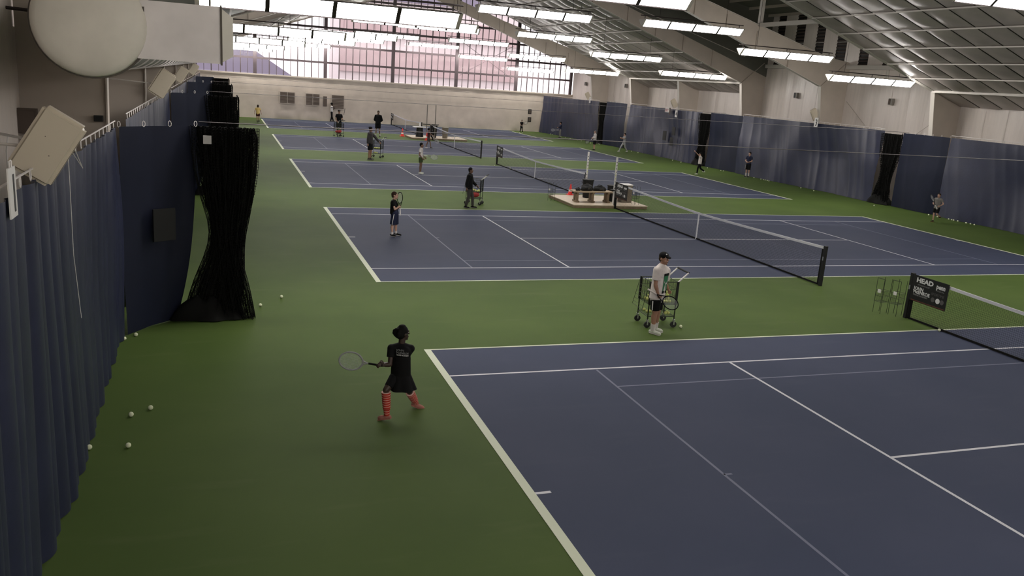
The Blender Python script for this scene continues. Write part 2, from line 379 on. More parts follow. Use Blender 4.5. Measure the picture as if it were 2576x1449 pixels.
# big glazing: six bays, each a window with mullions, girts and panes
cols = [WL, -.45, 5.75, 12.0, 18.2, 24.35, 30.2]
GZ = [ZS+.06, 5.27, 6.78, 8.35, 9.6, 11.0]
def rooftop(x): return 13.7-abs(x-RX)*.2
for b in range(6):
    x0, x1 = cols[b], cols[b+1]; n = 10
    w_ = bpy.data.objects.new('window_%d' % (b+4), None); COL.objects.link(w_); w_['kind'] = 'structure'; w_.location = (x0, YB, 0)
    MB().b2((-.15, -.14, ZS), (.15, .10, 12.6 if 0 < b else 10.2)).obj('window_column', 'mullion', w_)
    W_ = x1-x0
    for k in range(1, n):
        t = .042 if k % 2 == 0 else .022
        MB().b2((W_*k/n-t, -.05, ZS), (W_*k/n+t, .05, rooftop(x0+W_*k/n))).obj('mullion', 'mullion', w_)
    for z in GZ[1:]: MB().b2((.11, -.10, z-.09), (W_-.11, .04, z+.09)).obj('girt', 'mullion', w_)
    for r_ in range(5):
        for k in range(n):
            MB().b2((W_*k/n+.02, -.004, GZ[r_]+.07), (W_*(k+1)/n-.02, .004, GZ[r_+1]-.07)).obj('pane', 'glass', w_)
    MB().b2((0, -.004, 11.07), (W_, .004, 13.6)).obj('pane', 'glass', w_)
MB().b2((30.2-.1, YB-.14, ZS), (30.35, YB+.1, 10.2)).obj('window_column', 'mullion', wb)
for a, b in (((18.5, 5.0), (23.9, 8.2)), ((23.9, 5.0), (18.5, 8.2))):
    MB().tube((a[0], YB-.2, a[1]), (b[0], YB-.2, b[1]), .018, n=5).obj('brace_rod', 'mullion', wb)

# --- outside
struct('ground_outside', MB().b2((-120, YB+.4, -.35), (160, 260, -.15)), 'ground')
bd = thing('neighbouring_building', 'pink and white banded building seen through the big window', 'building', (10, 120, 0))
MB().b2((2.5, 0, -.2), (29, 12, 22)).obj('wall', 'pale_wall', bd)
for z0, z1, m_ in ((4.6, 7.7, 'pink_wall'), (9.7, 12.4, 'pink_wall'), (14.6, 16.3, 'grey_wall'), (18.2, 19.6, 'pink_wall')):
    MB().b2((2.5, -.5, z0), (29, -.02, z1)).obj('wall_band', m_, bd)
b2_ = thing('neighbouring_building', 'grey gabled building behind the left end of the big window', 'building', (-14, 108, 0))
MB().extrude([(-40, -.2), (21, -.2), (21, 2.4), (14.5, 6.4), (8, 7.4), (-40, 8.3)], lambda p, y: (p[0], y, p[1]), 0, 12).obj('wall', 'grey_wall', b2_)
# ================================================================ LAMPS
def make_lamp():
    t = thing('ceiling_light', 'x', 'light'); L = 4.78
    V = [(-.27, .02), (.27, .02), (.0, -.25)]
    MB().b2((-L/2, -.29, .02), (L/2, .29, .05)).obj('housing', 'steel_light', t)
    for k in range(4):
        x0, x1 = -L/2+k*L/4+.03, -L/2+(k+1)*L/4-.03
        MB().extrude([(-.265, .018), (.265, .018), (.0, -.245)], lambda p, x: (x, p[0], p[1]), x0, x1).obj('lens_panel', 'lamp_white', t)
    for k in range(5):
        x = -L/2+k*L/4
        MB().extrude([(-.28, .03), (.28, .03), (.0, -.262)], lambda p, q: (q, p[0], p[1]), x-.04, x+.04).obj('divider', 'dark_metal' if 0 < k < 4 else 'steel_light', t)
    for y, z in ((-.285, .022), (.285, .022), (0, -.255)):
        MB().box((0, y, z), (L, .022, .022)).obj('trim_rail', 'dark_metal', t)
    MB().tube((-L/2-.1, 0, .19), (L/2+.1, 0, .19), .022).obj('conduit', 'dark_metal', t)
    for x in (-L/2+.1, 0, L/2-.1): MB().b2((x-.012, -.012, .05), (x+.012, .012, .19)).obj('bracket', 'dark_metal', t)
    return t
lamp0 = make_lamp(); used = False
ROWS = [(-2.7, 'lamp row above the camera'), (13.3, 'nearest row of lamps'), (29.4, 'second lamp row from the camera'), (45.4, 'third lamp row from the camera'), (61.4, 'fourth lamp row from the camera'), (76.2, 'lamp row before the big window')]
CC = [(-1.4, 6.07, 'first'), (3.65, 6.78, 'second'), (8.45, 7.56, 'third'), (15.6, 7.64, 'fourth'), (20.5, 6.86, 'fifth'), (25.4, 6.08, 'sixth')]
for r_, (Y, rn) in enumerate(ROWS):
    for c, (x, z, cn) in enumerate(CC):
        if r_ == 1 and c == 0: z = 5.97
        l = 'four-panel fluorescent light, %s from the left in the %s' % (cn, rn)
        g = 'suspended fluorescent lights'
        if not used: o = lamp0; o.location = (x, Y+.28, z); used = True; tag(o, l, None, g)
        else: o = dup(lamp0, (x, Y+.28, z), 0, l, g)
        high = (29.1 < Y < 45.1) or Y > 61.2 or Y < 13.1+.5
        top = (13.6-abs(x-RX)*.2) if high else zb(x)
        for q in (-1.6, 1.6):
            tp = (13.6-abs(x+q-RX)*.2) if high else zb(x+q)
            MB().tube((q, 0, .19), (q, 0, tp-z), .009, n=4).obj('hanger_wire', 'dark_metal', o)

# ================================================================ CURTAINS
def poly(pts, s):
    d = 0
    for a, b in zip(pts, pts[1:]):
        l = math.dist(a, b)
        if s <= d+l or b is pts[-1]:
            t = (s-d)/l; tx, ty = (b[0]-a[0])/l, (b[1]-a[1])/l
            return (a[0]+tx*l*t, a[1]+ty*l*t, tx, ty)
        d += l
def plen(pts): return sum(math.dist(a, b) for a, b in zip(pts, pts[1:]))
def fold_sheet(pts, ztop, amp, wl_, seed, step=.06, lean=.0, nz=14, flare=0, big=.0, zbot=.01, topfn=None):
    L = plen(pts); n = int(L/step)+1; mb = MB()
    def fn(i, j):
        s = L*i/(n-1); x, y, tx, ty = poly(pts, s); v = j/(nz-1); zt = topfn(s/L) if topfn else ztop
        z = zbot+(zt-zbot)*v; h = 1-v
        p = s/wl_+lean*h+.5*noise.noise(Vector((s*.5, seed, v*.6)))*2
        a1 = 1-2*abs(math.sin(PI*p))**.7; a2 = math.sin(2*PI*(p*.37+seed))
        k = .55+.45*noise.noise(Vector((s*.35, seed*3, 0)))
        d = amp*k*(.6*a1+.5*a2)*(1-.25*v)+big*noise.noise(Vector((s*.45, v*.9, seed+9)))*min(1, h*2.2)
        return (x-ty*(d+flare*h*h), y+tx*(d+flare*h*h), z)
    mb.grid(n, nz, fn); return mb
def curtain(label, pts, ztop, m, seed, hooks=True, group='blue court curtains', **kw):
    t = thing('court_curtain', label, 'curtain', (pts[0][0], pts[0][1], 0), 0, group)
    P = [(a-pts[0][0], b-pts[0][1]) for a, b in pts]
    fold_sheet(P, ztop, kw.pop('amp', .07), kw.pop('wl_', .55), seed, **kw).obj('cloth', m, t, smooth=True)
    L = plen(P)
    MB().path([(x, y, ztop+.10) for x, y in P], .010, n=5).obj('top_cable', 'galv', t)
    if hooks:
        h = None; n = int(L/.42)
        for k in range(n):
            x, y, tx, ty = poly(P, (k+.5)*L/n)
            if h is None:
                mb = MB(); mb.path([(.0, .03*math.cos(a), .055+.055*math.sin(a)) for a in [2*PI*q/8 for q in range(8)]], .005, n=4, closed=True)
                h = mb.mesh('ring_hook', 'galv')
            o = link('ring_hook', h, t); o.location = (x, y, ztop-.0); o.rotation_euler = (0, 0, math.atan2(ty, tx)-PI/2)
    return t
# left backdrop curtains, one per court
LX = -5.08
NEARC = curtain('near blue curtain along the left wall below the white 1 sign', [(LX+.02, 3.2), (LX+.02, 12.22)], 3.62, 'curtain_blue', 1.3, step=.03, amp=.095, wl_=.36, nz=20, big=.10, lean=.9)
curtain('blue curtain along the left wall beyond the first divider', [(LX, 14.2), (LX, 28.25)], 3.62, 'curtain_blue', 2.1, amp=.08)
curtain('blue curtain along the left wall of the third court', [(LX, 29.9), (LX, 44.25)], 3.62, 'curtain_blue', 3.1, hooks=False, amp=.08)
curtain('blue curtain along the left wall of the fourth court', [(LX, 45.9), (LX, 60.25)], 3.62, 'curtain_blue', 4.1, hooks=False)
curtain('blue curtain along the left wall of the farthest court', [(LX, 61.9), (LX, 77.0)], 3.62, 'curtain_blue', 5.1, hooks=False)
# right backdrop
curtain('blue curtain along the right wall beside the boy in the grey shirt', [(28.8, 14.2), (28.75, 22.5), (28.7, 27.6)], 3.66, 'curtain_blue', 6.3, amp=.08, wl_=.8, big=.28, lean=1.0, flare=.1)
curtain('blue curtain along the right wall of the third court', [(28.6, 31.75), (28.35, 43.9)], 3.68, 'curtain_blue', 7.7, amp=.10, wl_=.75, big=.34, lean=1.3, flare=.16)
curtain('blue curtain with the exit sign along the right wall', [(28.3, 48.8), (28.25, 59.9)], 3.62, 'curtain_blue', 8.1, amp=.10, wl_=.75, big=.34, lean=1.2, hooks=False, flare=.12)
curtain('farthest blue curtain along the right wall', [(28.2, 65.7), (28.05, 69.5), (27.2, 77.0)], 3.6, 'curtain_blue', 9.4, amp=.07, wl_=.9, big=.22, lean=.8, hooks=False, flare=.1)

# divider wings (blue) and bunched black nets
def wing(label, pts, zt, seed, panel=None, **kw):
    t = thing('divider_curtain', label, 'curtain', (pts[0][0], pts[0][1], 0), 0, 'blue divider curtain ends')
    P = [(a-pts[0][0], b-pts[0][1]) for a, b in pts]
    mb = fold_sheet(P, zt, .03, 1.1, seed, step=.06, big=kw.get('big', .13), nz=16, lean=.3)
    if kw.get('taper'):
        tv = kw['taper']; x1 = P[-1][0]; mb.v = [(v[0]-tv*max(0, v[0]/x1)*(1-v[2]/zt)**2.5, v[1], v[2]) for v in mb.v]
    mb.obj('cloth', 'curtain_dark', t, smooth=True)
    if panel:
        s, z0, z1, w_, dirn = panel; x, y, tx, ty = poly(P, s); nx, ny = ty*dirn, -tx*dirn
        MB().box((x+nx*.07, y+ny*.07, (z0+z1)/2), (w_, .03, z1-z0), math.atan2(ty, tx)).obj('patch', 'black', t)
    L = plen(P)
    for k in range(int(L/.5)+1):
        x, y, tx, ty = poly(P, min(L, k*.5)); MB().path([(x+.03*math.cos(a)*tx, y+.03*math.cos(a)*ty, zt+.04+.05*math.sin(a)) for a in [2*PI*q/8 for q in range(8)]], .006, n=4, closed=True).obj('ring_hook', 'galv', t)
    return t
def net_mesh(name, w_, zt, sd, cell=.055, pleats=15, lean=0, depth=.17, th=.0035):
    mb = MB(); rnd = random.Random(sd); nz = 15; per = 2*depth+w_/pleats; N = int(pleats*per/cell)
    def pos(i, v):
        f = i/N*pleats; k = f % 1; x = (i/N)
        z = v*zt; h = 1-v; waist = 1-.42*math.exp(-((h-.56)/.22)**2)
        X = w_*(x-.5)*waist*(1.0-.12*h)+.05*math.sin(f*2.3+v*4)
        Y = depth*(1-4*abs(k-.5)/1)*.5*(.75+.5*math.sin(f*1.7))+.06*math.sin(v*5+f)
        return Vector((X+lean*max(0, h-.45)**1.5*2.4+.06*math.exp(-((h-.5)/.3)**2), Y, z))
    for i in range(0, N+1):
        pts = [pos(i, j/nz) for j in range(nz+1)]
        for a, b in zip(pts, pts[1:]):
            d = Vector((th, 0, 0)) if i % 2 else Vector((0, th, 0)); mb.add([a-d, b-d, b+d, a+d], [(0, 1, 2, 3)])
    M_ = int(zt/cell)
    for j in range(M_+1):
        v = j/M_
        for i in range(N):
            a, b = pos(i, v), pos(i+1, v); d = Vector((0, 0, th)); mb.add([a-d, b-d, b+d, a+d], [(0, 1, 2, 3)])
    return mb.mesh(name, 'net_black', fix=False)
def heap_mesh(w_, sd):
    mb = MB()
    nz_ = noise.noise
    def fn(i, j):
        a = 2*PI*i/36; t = j/7; rr = (1-.9*t); q = 1+.45*nz_(Vector((math.cos(a)*2.6, math.sin(a)*2.6, sd+t*2)))
        return (w_*.5*rr*q*math.cos(a), .30*rr*q*math.sin(a), .02+.42*t**.7*(1+.9*nz_(Vector((math.cos(a)*3*rr, math.sin(a)*3*rr, sd+t)))))
    mb.grid(36, 8, fn, closed=True); return mb.mesh('net_hem', 'net_black', smooth=True)
NM = net_mesh('net_strands', 1.12, 3.62, 5, pleats=40, cell=.05, depth=.26, th=.0045, lean=-.32); NM2 = net_mesh('net_strands', 1.1, 3.55, 8, cell=.09, pleats=30, th=.011, depth=.24, lean=-.2); HM = heap_mesh(1.25, 2.0)
def net_bunch(label, x, y, rz, near=False, rope=True):
    t = thing('divider_net', label, 'net', (x, y, 0), rz, 'bunched black divider nets')
    o = link('net_strands', NM if near else NM2, t); o['kind'] = 'stuff'; h_ = link('net_hem', HM, t); h_.location = (-.34 if rz < .1 and rz > -.5 else -.1, 0, 0)
    o2 = link('net_strands', NM if near else NM2, t); o2['kind'] = 'stuff'; o2.scale = (.82, .7, .995); o2.location = (.04, .02, 0)
    o3 = link('net_strands', NM if near else NM2, t); o3['kind'] = 'stuff'; o3.scale = (-.66, .9, .99); o3.location = (0, -.03, 0)
    MB().path([(.50, .1, 3.62), (.57, .05, 3.45), (.54, .02, 2.8), (.44, .03, 2.2), (.27, .02, 1.5), (.24, 0, .9), (.22, 0, .25)], .022, n=6).obj('edge_rope', 'net_black', t)
    if near:
        mb = MB(); mb.b2((-.36, -.26, 3.33), (-.22, -.25, 3.48)); mb.obj('paper_tag', 'white_paint', t)
    return t
YD = [13.3, 29.4, 45.4, 61.4]
LN = ['nearest', 'second', 'third', 'farthest']
for k, y in enumerate(YD):
    wing('dark blue divider curtain end on the left, %s of the four%s' % (LN[k], ', with a black patch' if k == 0 else ''), [(LX+.06, y-.92), (-4.55, y-.45), (-3.84, y+.02)], 3.62, 11+k,
         panel=(.80, 1.60, 2.18, .42, 1) if k == 0 else None, taper=.42)
    net_bunch('bunched black net hanging at the end of the %s left divider curtain' % LN[k], -3.36, y+.02, -.02, near=(k == 0))
    # steel cable across the hall
    c = thing('divider_cable', 'thin steel cable spanning the hall at the %s divider' % LN[k], 'cable', (-3.8, y, 3.70)); MB().tube((0, 0, 0), (32.0, .3, .02), .008, n=4).obj('wire', 'dark_metal', c)
RN = ['nearest', 'second', 'third']
for k, (x, y) in enumerate(((28.55, 31.1), (28.2, 48.2), (28.1, 64.7))):
    net_bunch('bunched black net against the right wall curtain, %s of the three' % RN[k], x, y, -PI/2+.1)
    wing('dark blue divider curtain end against the right wall, %s of the three' % RN[k], [(x+.2, y-3.4 if k == 0 else y-4.2), (x+.12, y-2), (x-.02, y-.72)], 3.66, 21+k, big=.2, panel=(1.3, 1.05, 1.6, .28, -1) if k == 0 else None)
# patches and flap on the curtain with the exit sign
p = thing('curtain_patch', 'dark rectangular patch in the flap of the exit sign curtain', 'patch', PX(1672, 341, 0, 28.1)); MB().b2((-.03, -.25, -.35), (0, .25, .35)).obj('patch_cloth', 'black', p)
for (u_, v_, l) in ((1695, 330, 'upper dark patch near the edge of the exit sign curtain'), (1689, 356, 'lower dark patch near the edge of the exit sign curtain')):
    p = thing('curtain_patch', l, 'patch', PX(u_, v_, 0, 28.1)); MB().b2((-.03, -.22, -.3), (0, .22, .3)).obj('patch_cloth', 'black', p)
for (u_, v_, l) in ((1333, 281, 'upper black square sign on the white back liner'), (1332, 301, 'lower black square sign on the white back liner')):
    p = thing('wall_sign', l, 'sign', PX(u_, v_, 1, YB-.4)); MB().b2((-.17, -.02, -.24), (.17, .05, .24)).obj('board', 'black', p); MB().b2((-.10, -.03, -.16), (.10, -.02, .16)).obj('face', 'brown', p)
p = thing('notice_board', 'narrow dark upright board beside the third hatch window', 'board', PX(818, 255, 1, YB-.4)); MB().b2((-.16, -.03, -.45), (.16, .12, .45)).obj('board', 'brown', p)

# ================================================================ NETS ON THE COURTS
def net_h(y): return .914+(1.07-.914)*(abs(y-CW/2)/6.4)**1.3
def tennis_net(n, y0):
    ords = ['nearest', 'second', 'third', 'fourth', 'farthest'][n]
    t = thing('tennis_net', 'black tennis net with white headband on the %s court' % ords, 'net', (NX, y0, .006), 0, 'tennis nets')
    mb = MB(); ya, yb = -.86, CW+.86; c = .045 if n < 2 else .07; th = .0016 if n < 2 else .0026
    y = ya
    while y <= yb:
        h = net_h(y); mb.add([(-.001, y-th, .02), (-.001, y+th, .02), (-.001, y+th, h), (-.001, y-th, h)], [(0, 1, 2, 3)]); y += c
    k = 0
    z = .03
    while z < 1.0:
        for j in range(24):
            a, b = ya+(yb-ya)*j/24, ya+(yb-ya)*(j+1)/24; s0, s1 = z*net_h(a)/1.0, z*net_h(b)/1.0
            mb.add([(.001, a, s0-th), (.001, b, s1-th), (.001, b, s1+th), (.001, a, s0+th)], [(0, 1, 2, 3)])
        z += c if z < .72 else c*.6
    o = link('net_mesh', mb.mesh('net_mesh', 'net_black', fix=False), t); o['kind'] = 'stuff'
    mb = MB()
    for j in range(28):
        a, b = ya+(yb-ya)*j/28, ya+(yb-ya)*(j+1)/28; ha, hb = net_h(a), net_h(b)
        mb.add([(-.012, a, ha-.065), (.012, a, ha-.065), (.014, a, ha), (-.014, a, ha), (-.012, b, hb-.065), (.012, b, hb-.065), (.014, b, hb), (-.014, b, hb)],
               [(0,4,7,3), (1,2,6,5), (3,7,6,2), (0,1,5,4)]+([(0,3,2,1)] if j == 0 else [])+([(4,5,6,7)] if j == 27 else []))
    mb.obj('headband', 'line_white', t)
    MB().b2((-.012, ya, .005), (.012, yb, .05)).obj('bottom_tape', 'net_black', t)
    MB().b2((-.015, CW/2-.025, 0), (.015, CW/2+.025, net_h(CW/2)+.003)).obj('centre_strap', 'line_white', t)
    for y in (ya, yb): MB().b2((-.012, y-.03, .01), (.012, y+.03, 1.0)).obj('end_tape', 'net_black', t)
    for y, s in ((-.955, 1), (CW+.955, -1)):
        p = MB().b2((-.04, y-.04, -.002), (.04, y+.04, 1.09)).obj('net_post', 'black', t)
        MB().tube((0, y, 1.0), (0, y+s*.1, .99), .015).obj('pulley', 'black', p); MB().b2((-.05, y-.02, .7), (-.04, y+.02, .8)).obj('crank_plate', 'chrome', p)
    return t
for n, y0 in enumerate(COURT_Y): tennis_net(n, y0)
# sponsor banners at the far post
def banner(n, y0):
    t = thing('net_banner', 'black sponsor banner hung on the far end of the %s court net' % ['nearest', 'second', 'third', '', 'farthest'][n], 'banner', (NX-.03, y0+CW+.86, 0), 0, 'sponsor banners')
    MB().b2((-.008, -1.0, .47), (.0, .06, 1.085)).obj('cloth', 'black', t)
    MB().b2((-.013, -.98, .485), (-.008, .0, .505)).obj('hem_stripe', 'banner_brown', t)
    # text frame: readable from -X side, x_text -> -Y, y_text -> +Z
    def T(s, size, y, z, m, sx=1, b=.0):
        R = Matrix(((0, 0, -1, -.0095), (-1, 0, 0, y), (0, 1, 0, z), (0, 0, 0, 1)))
        text(s, size, 'lettering', m, t, R, ext=.0012, bold=b, sx=sx)
    T('HEAD', .15, -.07, .93, 'print_white', 1.25, .006); T('penn', .15, -.66, .915, 'print_white', .85, .005)
    T('OFFICIAL RACQUET', .04, -.12, .86, 'print_grey'); T('OFFICIAL BALL', .036, -.66, .855, 'print_grey')
    T('JOHN', .11, -.03, .745, 'print_white', 1, .003); T('McENROE', .11, -.03, .665, 'print_white', 1, .003); T('TENNIS ACADEMY', .05, -.03, .61, 'print_grey', 1.05, .001)
    T('SPORTIME', .085, -.55, .74, 'print_dim', .95)
    for y, r_ in ((-.62, .055), (-.76, .06), (-.88, .055)):
        MB().tube((-.008, y, .64), (-.0105, y, .64), r_, n=16, el=None).obj('emblem', 'print_white' if y == -.76 else 'print_dim', t)
mm('banner_brown', (.10, .03, .02), .6); mm('print_white', (.66, .66, .66), .6); mm('print_grey', (.22, .22, .22), .6); mm('print_dim', (.09, .085, .085), .6)
for n in (0, 1, 2, 4): banner(n, COURT_Y[n])

# ================================================================ LEFT: DUCT, BOXES, SIGNS
d = thing('air_duct', 'huge round air duct with pale insulated end cap along the left wall', 'duct', (-4.70, 7.0, 5.09))
mb = MB(); pr = [(0, -.10), (.2, -.098), (.38, -.085), (.48, -.06), (.54, -.02), (.555, .03), (.54, .05)]
mb.grid(48, 7, lambda i, j: (pr[j][0]*math.cos(2*PI*i/48)+(.0001 if j == 0 else 0), pr[j][1], pr[j][0]*math.sin(2*PI*i/48)), closed=True); mb.obj('end_cap', 'insul', d, smooth=True)
MB().tube((0, .05, 0), (0, .14, 0), .575, n=48).obj('gasket_ring', 'duct_rim', d) if False else None
mm('duct_rim', (.10, .085, .07), .6)
MB().tube((0, .05, 0), (0, .13, 0), .572, n=48).obj('gasket_ring', 'duct_rim', d)
MB().tube((0, .13, 0), (0, 69.5, 0), .50, n=32).obj('duct_tube', 'duct_dark', d, smooth=False)
for k in range(1, 56): MB().tube((0, .2+k*1.22, 0), (0, .26+k*1.22, 0), .515, n=28).obj('duct_rib', 'galv', d)
bx = MB().b2((.45, .02, -.33), (1.30, .60, .27)).obj('outlet_box', 'galv', d)
MB().b2((1.285, .005, -.345), (1.305, .615, .285)).obj('box_edge', 'duct_rim', bx)
mb = MB(); mb.add([(1.305, .04, -.31), (1.305, .58, -.31), (1.305, .58, .25), (1.305, .04, .25), (1.42, .13, -.24), (1.42, .5, -.24), (1.42, .5, .17), (1.42, .13, .17)],
    [(0,1,5,4), (1,2,6,5), (2,3,7,6), (3,0,4,7), (4,5,6,7), (3,2,1,0)]); mb.obj('outlet_hood', 'insul', bx)
MB().path([(1.18, .3, .27), (1.18, .3, .36), (1.21, .3, .42)], .012).obj('hanger_hook', 'duct_rim', bx)
for z, y in ((.33, .1),): MB().b2((.49, .0, .15), (.53, .03, .2)).obj('latch', 'duct_rim', d)
for (x_, z_, w_) in ((.33, .10, .16), (.40, .15, .07), (.44, .02, .02)): MB().box((x_, -.078+abs(x_)*.05, z_), (w_, .012, .018), R=Matrix.Rotation(.35, 3, 'Y')).obj('torn_tape', 'duct_rim', d)
# further outlet boxes along the duct, hugging the wall curtains
def rounded_box(mb, sx, sy, sz, r, R=None, c=(0, 0, 0)):
    bm = bmesh.new(); bmesh.ops.create_cube(bm, size=1); bmesh.ops.scale(bm, vec=(sx, sy, sz), verts=bm.verts)
    bmesh.ops.bevel(bm, geom=list(bm.edges), offset=r, segments=3, affect='EDGES'); bm.verts.ensure_lookup_table()
    Rm = R or Matrix.Identity(3); vs = [Vector(c)+Rm@v.co for v in bm.verts]; fs = [tuple(v.index for v in f.verts) for f in bm.faces]; bm.free(); return mb.add(vs, fs)
def tilt_box(label, loc, side=1, s=1.0):
    t = thing('wall_box', label, 'box', loc, 0, 'tilted cream boxes on the side walls')
    R = Matrix.Rotation(side*.56, 3, 'Y')
    mb = MB(); rounded_box(mb, .40*s, .17*s, .66*s, .035*s, R); mb.obj('case', 'cream_plastic', t)
    mb = MB(); mb.box(R@Vector((side*.20*s, -.03*s, -.05*s)), (.006, .006, .5*s), R=R); mb.obj('slit', 'black', t)
    for q in ((-.05, .08), (.06, -.06)): MB().box(R@Vector((q[0]*s, -.086*s, q[1]*s)), (.008, .004, .008), R=R).obj('screw', 'brown', t)
    MB().tube((-side*.1, .05, -.02), (-side*1.35, .10, .05), .016).obj('wall_arm', 'steel_light', t)
    return t
tilt_box('large tilted cream box above the white 1 sign, upper left', PX(120, 367, 1, 5.75), 1)
tilt_box('tilted cream box on the left wall at the second court', PX(408, 210, 1, 20.6), 1, 1.05)
tilt_box('tilted cream box on the left wall at the third court', PX(455, 188, 1, 37), 1, 1.05)
tilt_box('tilted cream box on the left wall at the fourth court', PX(487, 174, 1, 53), 1, 1.05)
tilt_box('tilted cream box on the right wall at the third court', PX(2049, 288, 0, 28.7), -1)
tilt_box('tilted cream box on the right wall left of the exit sign column', PX(1696, 260, 0, 28.6), -1)
tilt_box('tilted cream box on the right wall at the farthest court', PX(1479, 241, 0, 28.5), -1)
def num_sign(label, ch, c, side, w_, h, size):
    t = thing('court_number_sign', label, 'sign', c, 0, 'court number signs')
    MB().box((0, 0, 0), (.012, w_, h)).obj('plate', 'white_paint', t)
    if side > 0: R = Matrix(((0, 0, 1, .007), (1, 0, 0, -w_*.26), (0, 1, 0, -size*.36), (0, 0, 0, 1)))
    else: R = Matrix(((0, 0, -1, -.007), (-1, 0, 0, w_*.26), (0, 1, 0, -size*.36), (0, 0, 0, 1)))
    text(ch, size, 'numeral', 'black', t, R, ext=.001, sx=.95 if side > 0 else .8, bold=.006)
    MB().path([(0, -.03, h/2-.01), (0, -.04, h/2+.05), (0, .03, h/2+.05), (0, .03, h/2-.01)], .006, n=4).obj('hook', 'galv', t)
num_sign('white plate with a black 1 hanging from the near left curtain cable', '1', PX(31, 484, 0, -5.0)-Vector((0, 0, 0)), 1, .24, .40, .42)
num_sign('white number plate on the right curtain below the tilted box at the third court', '3', PX(2053, 308, 0, 28.35), -1, .30, .5, .5)
num_sign('white number plate just right of the exit sign', '4', PX(1701, 286, 0, 28.1), -1, .30, .5, .5)
num_sign('farthest white number plate on the right curtain', '5', PX(1484, 252, 0, 28.1), -1, .30, .5, .5)
e = thing('exit_sign', 'white exit sign above the door flap of the right curtain', 'sign', PX(1679, 277, 0, 28.0)); MB().box((0, 0, 0), (.06, .62, .32)).obj('case', 'white_paint', e)
text('EXIT', .27, 'lettering', 'red_net', e, Matrix(((0, 0, -1, -.032), (-1, 0, 0, .27), (0, 1, 0, -.095), (0, 0, 0, 1))), ext=.002, sx=.85, bold=.004)
MB().b2((-.03, -.40, -.30), (.03, -.31, .20)).obj('battery_box', 'brown', e)
# small fittings on the left wall
def box_thing(name, label, cat, c, dims, m, rz=0):
    t = thing(name, label, cat, c, rz); MB().box((0, 0, 0), dims).obj('case', m, t); MB().box((0, -dims[1]/2-.006, 0), (dims[0]*.82, .012, dims[2]*.82)).obj('cover', m, t); return t
box_thing('junction_box', 'dark brown square box on the left wall behind the tilted cream box', 'box', PX(64, 303, 1, 12.9), (.36, .12, .40), 'brown')
box_thing('speaker', 'small black box on the left steel column web', 'speaker', PX(248, 298, 1, 12.95), (.14, .10, .10), 'black')
c = thing('conduit_pipe', 'white conduit running past the tilted cream box', 'pipe', (0, 0, 0)); MB().path([PX(-30, 331, 1, 6.4), PX(55, 347, 1, 6.0), PX(80, 352, 1, 5.9)], .014).obj('pipe', 'white_paint', c)
MB().path([PX(20, 337, 1, 6.2), PX(16, 380, 1, 6.15), PX(20, 436, 1, 6.1)], .007).obj('cable', 'white_paint', c)
c = thing('conduit_pipe', 'black conduit at the upper left edge beside the duct cap', 'pipe', (0, 0, 0)); MB().tube(PX(-40, 12, 1, 12.5), PX(90, 28, 1, 12.5), .03).obj('pipe', 'dark_metal', c)
nc = NEARC; o_ = Vector((LX+.02, 3.2, 0))
MB().path([PX(172, 398, 0, -4.93)-o_, PX(185, 640, 0, -4.93)-o_, PX(205, 800, 0, -4.93)-o_], .004, n=4).obj('pull_cord', 'white_paint', nc)
MB().path([PX(180, 380, 0, -4.93)-o_, PX(208, 423, 0, -4.93)-o_, PX(186, 370, 0, -4.93)-o_], .005, n=4).obj('cord_loop', 'white_paint', nc)
for (u_, v_, l) in ((2003, 240, 'small dark box on the right liner left of the column'), (2242, 256, 'small pale box on the right liner'), (1575, 216, 'small two-tone box on the far right liner'), (1474, 211, 'tiny dark box on the farthest right liner')):
    t = thing('wall_speaker', l, 'speaker', PX(u_, v_, 0, WR-.16)); MB().box((0, 0, 0), (.14, .28, .34)).obj('case', 'grey_box', t); MB().box((-.075, .06, 0), (.02, .14, .28)).obj('grille', 'black' if 'pale' not in l else 'brown', t)
# ================================================================ PEOPLE
def remesh(mb, name, m, vox, parent, smooth=3, cut=None):
    me = mb.mesh('tmp', None, fix=True); o = bpy.data.objects.new('tmp', me); COL.objects.link(o)
    r = o.modifiers.new('r', 'REMESH'); r.mode = 'VOXEL'; r.voxel_size = vox; r.use_smooth_shade = True
    if smooth:
        s = o.modifiers.new('s', 'SMOOTH'); s.iterations = smooth; s.factor = .5
    dg = bpy.context.evaluated_depsgraph_get(); dg.update()
    m2 = bpy.data.meshes.new_from_object(o.evaluated_get(dg)); bpy.data.objects.remove(o)
    m2.name = name; m2.materials.clear(); m2.materials.append(MT[m]); m2.polygons.foreach_set('use_smooth', [True]*len(m2.polygons))
    return link(name, m2, parent)
SKIN = {}
def skin(k, c): mm(k, c, .5, .4, var=.05, scale=8); return k
skin('skin_pale', (.46, .28, .21)); skin('skin_tan', (.33, .18, .12)); skin('skin_dark', (.045, .026, .018)); skin('skin_brown', (.16, .09, .06))
for k, c in dict(c_black=(.004, .004, .0045), c_white=(.66, .60, .57), c_offwhite=(.55, .52, .50), c_navy=(.018, .022, .05), c_grey=(.17, .16, .15), c_char=(.055, .05, .05), c_yellow=(.62, .45, .17), c_green=(.05, .07, .025), c_palegrey=(.30, .30, .31), c_red=(.55, .09, .06), c_redsock=(.40, .04, .025), c_maroon=(.05, .012, .012), hair_black=(.004, .0035, .003), hair_brown=(.035, .02, .012), c_pink=(.36, .15, .12), c_shoe=(.55, .57, .50), c_dkgrey=(.06, .055, .05), tee_green=(.05, .20, .10)).items():
    mm(k, c, .8, .2, var=.06, scale=14, bump=.1, bscale=60)
def V(*a): return Vector(a)
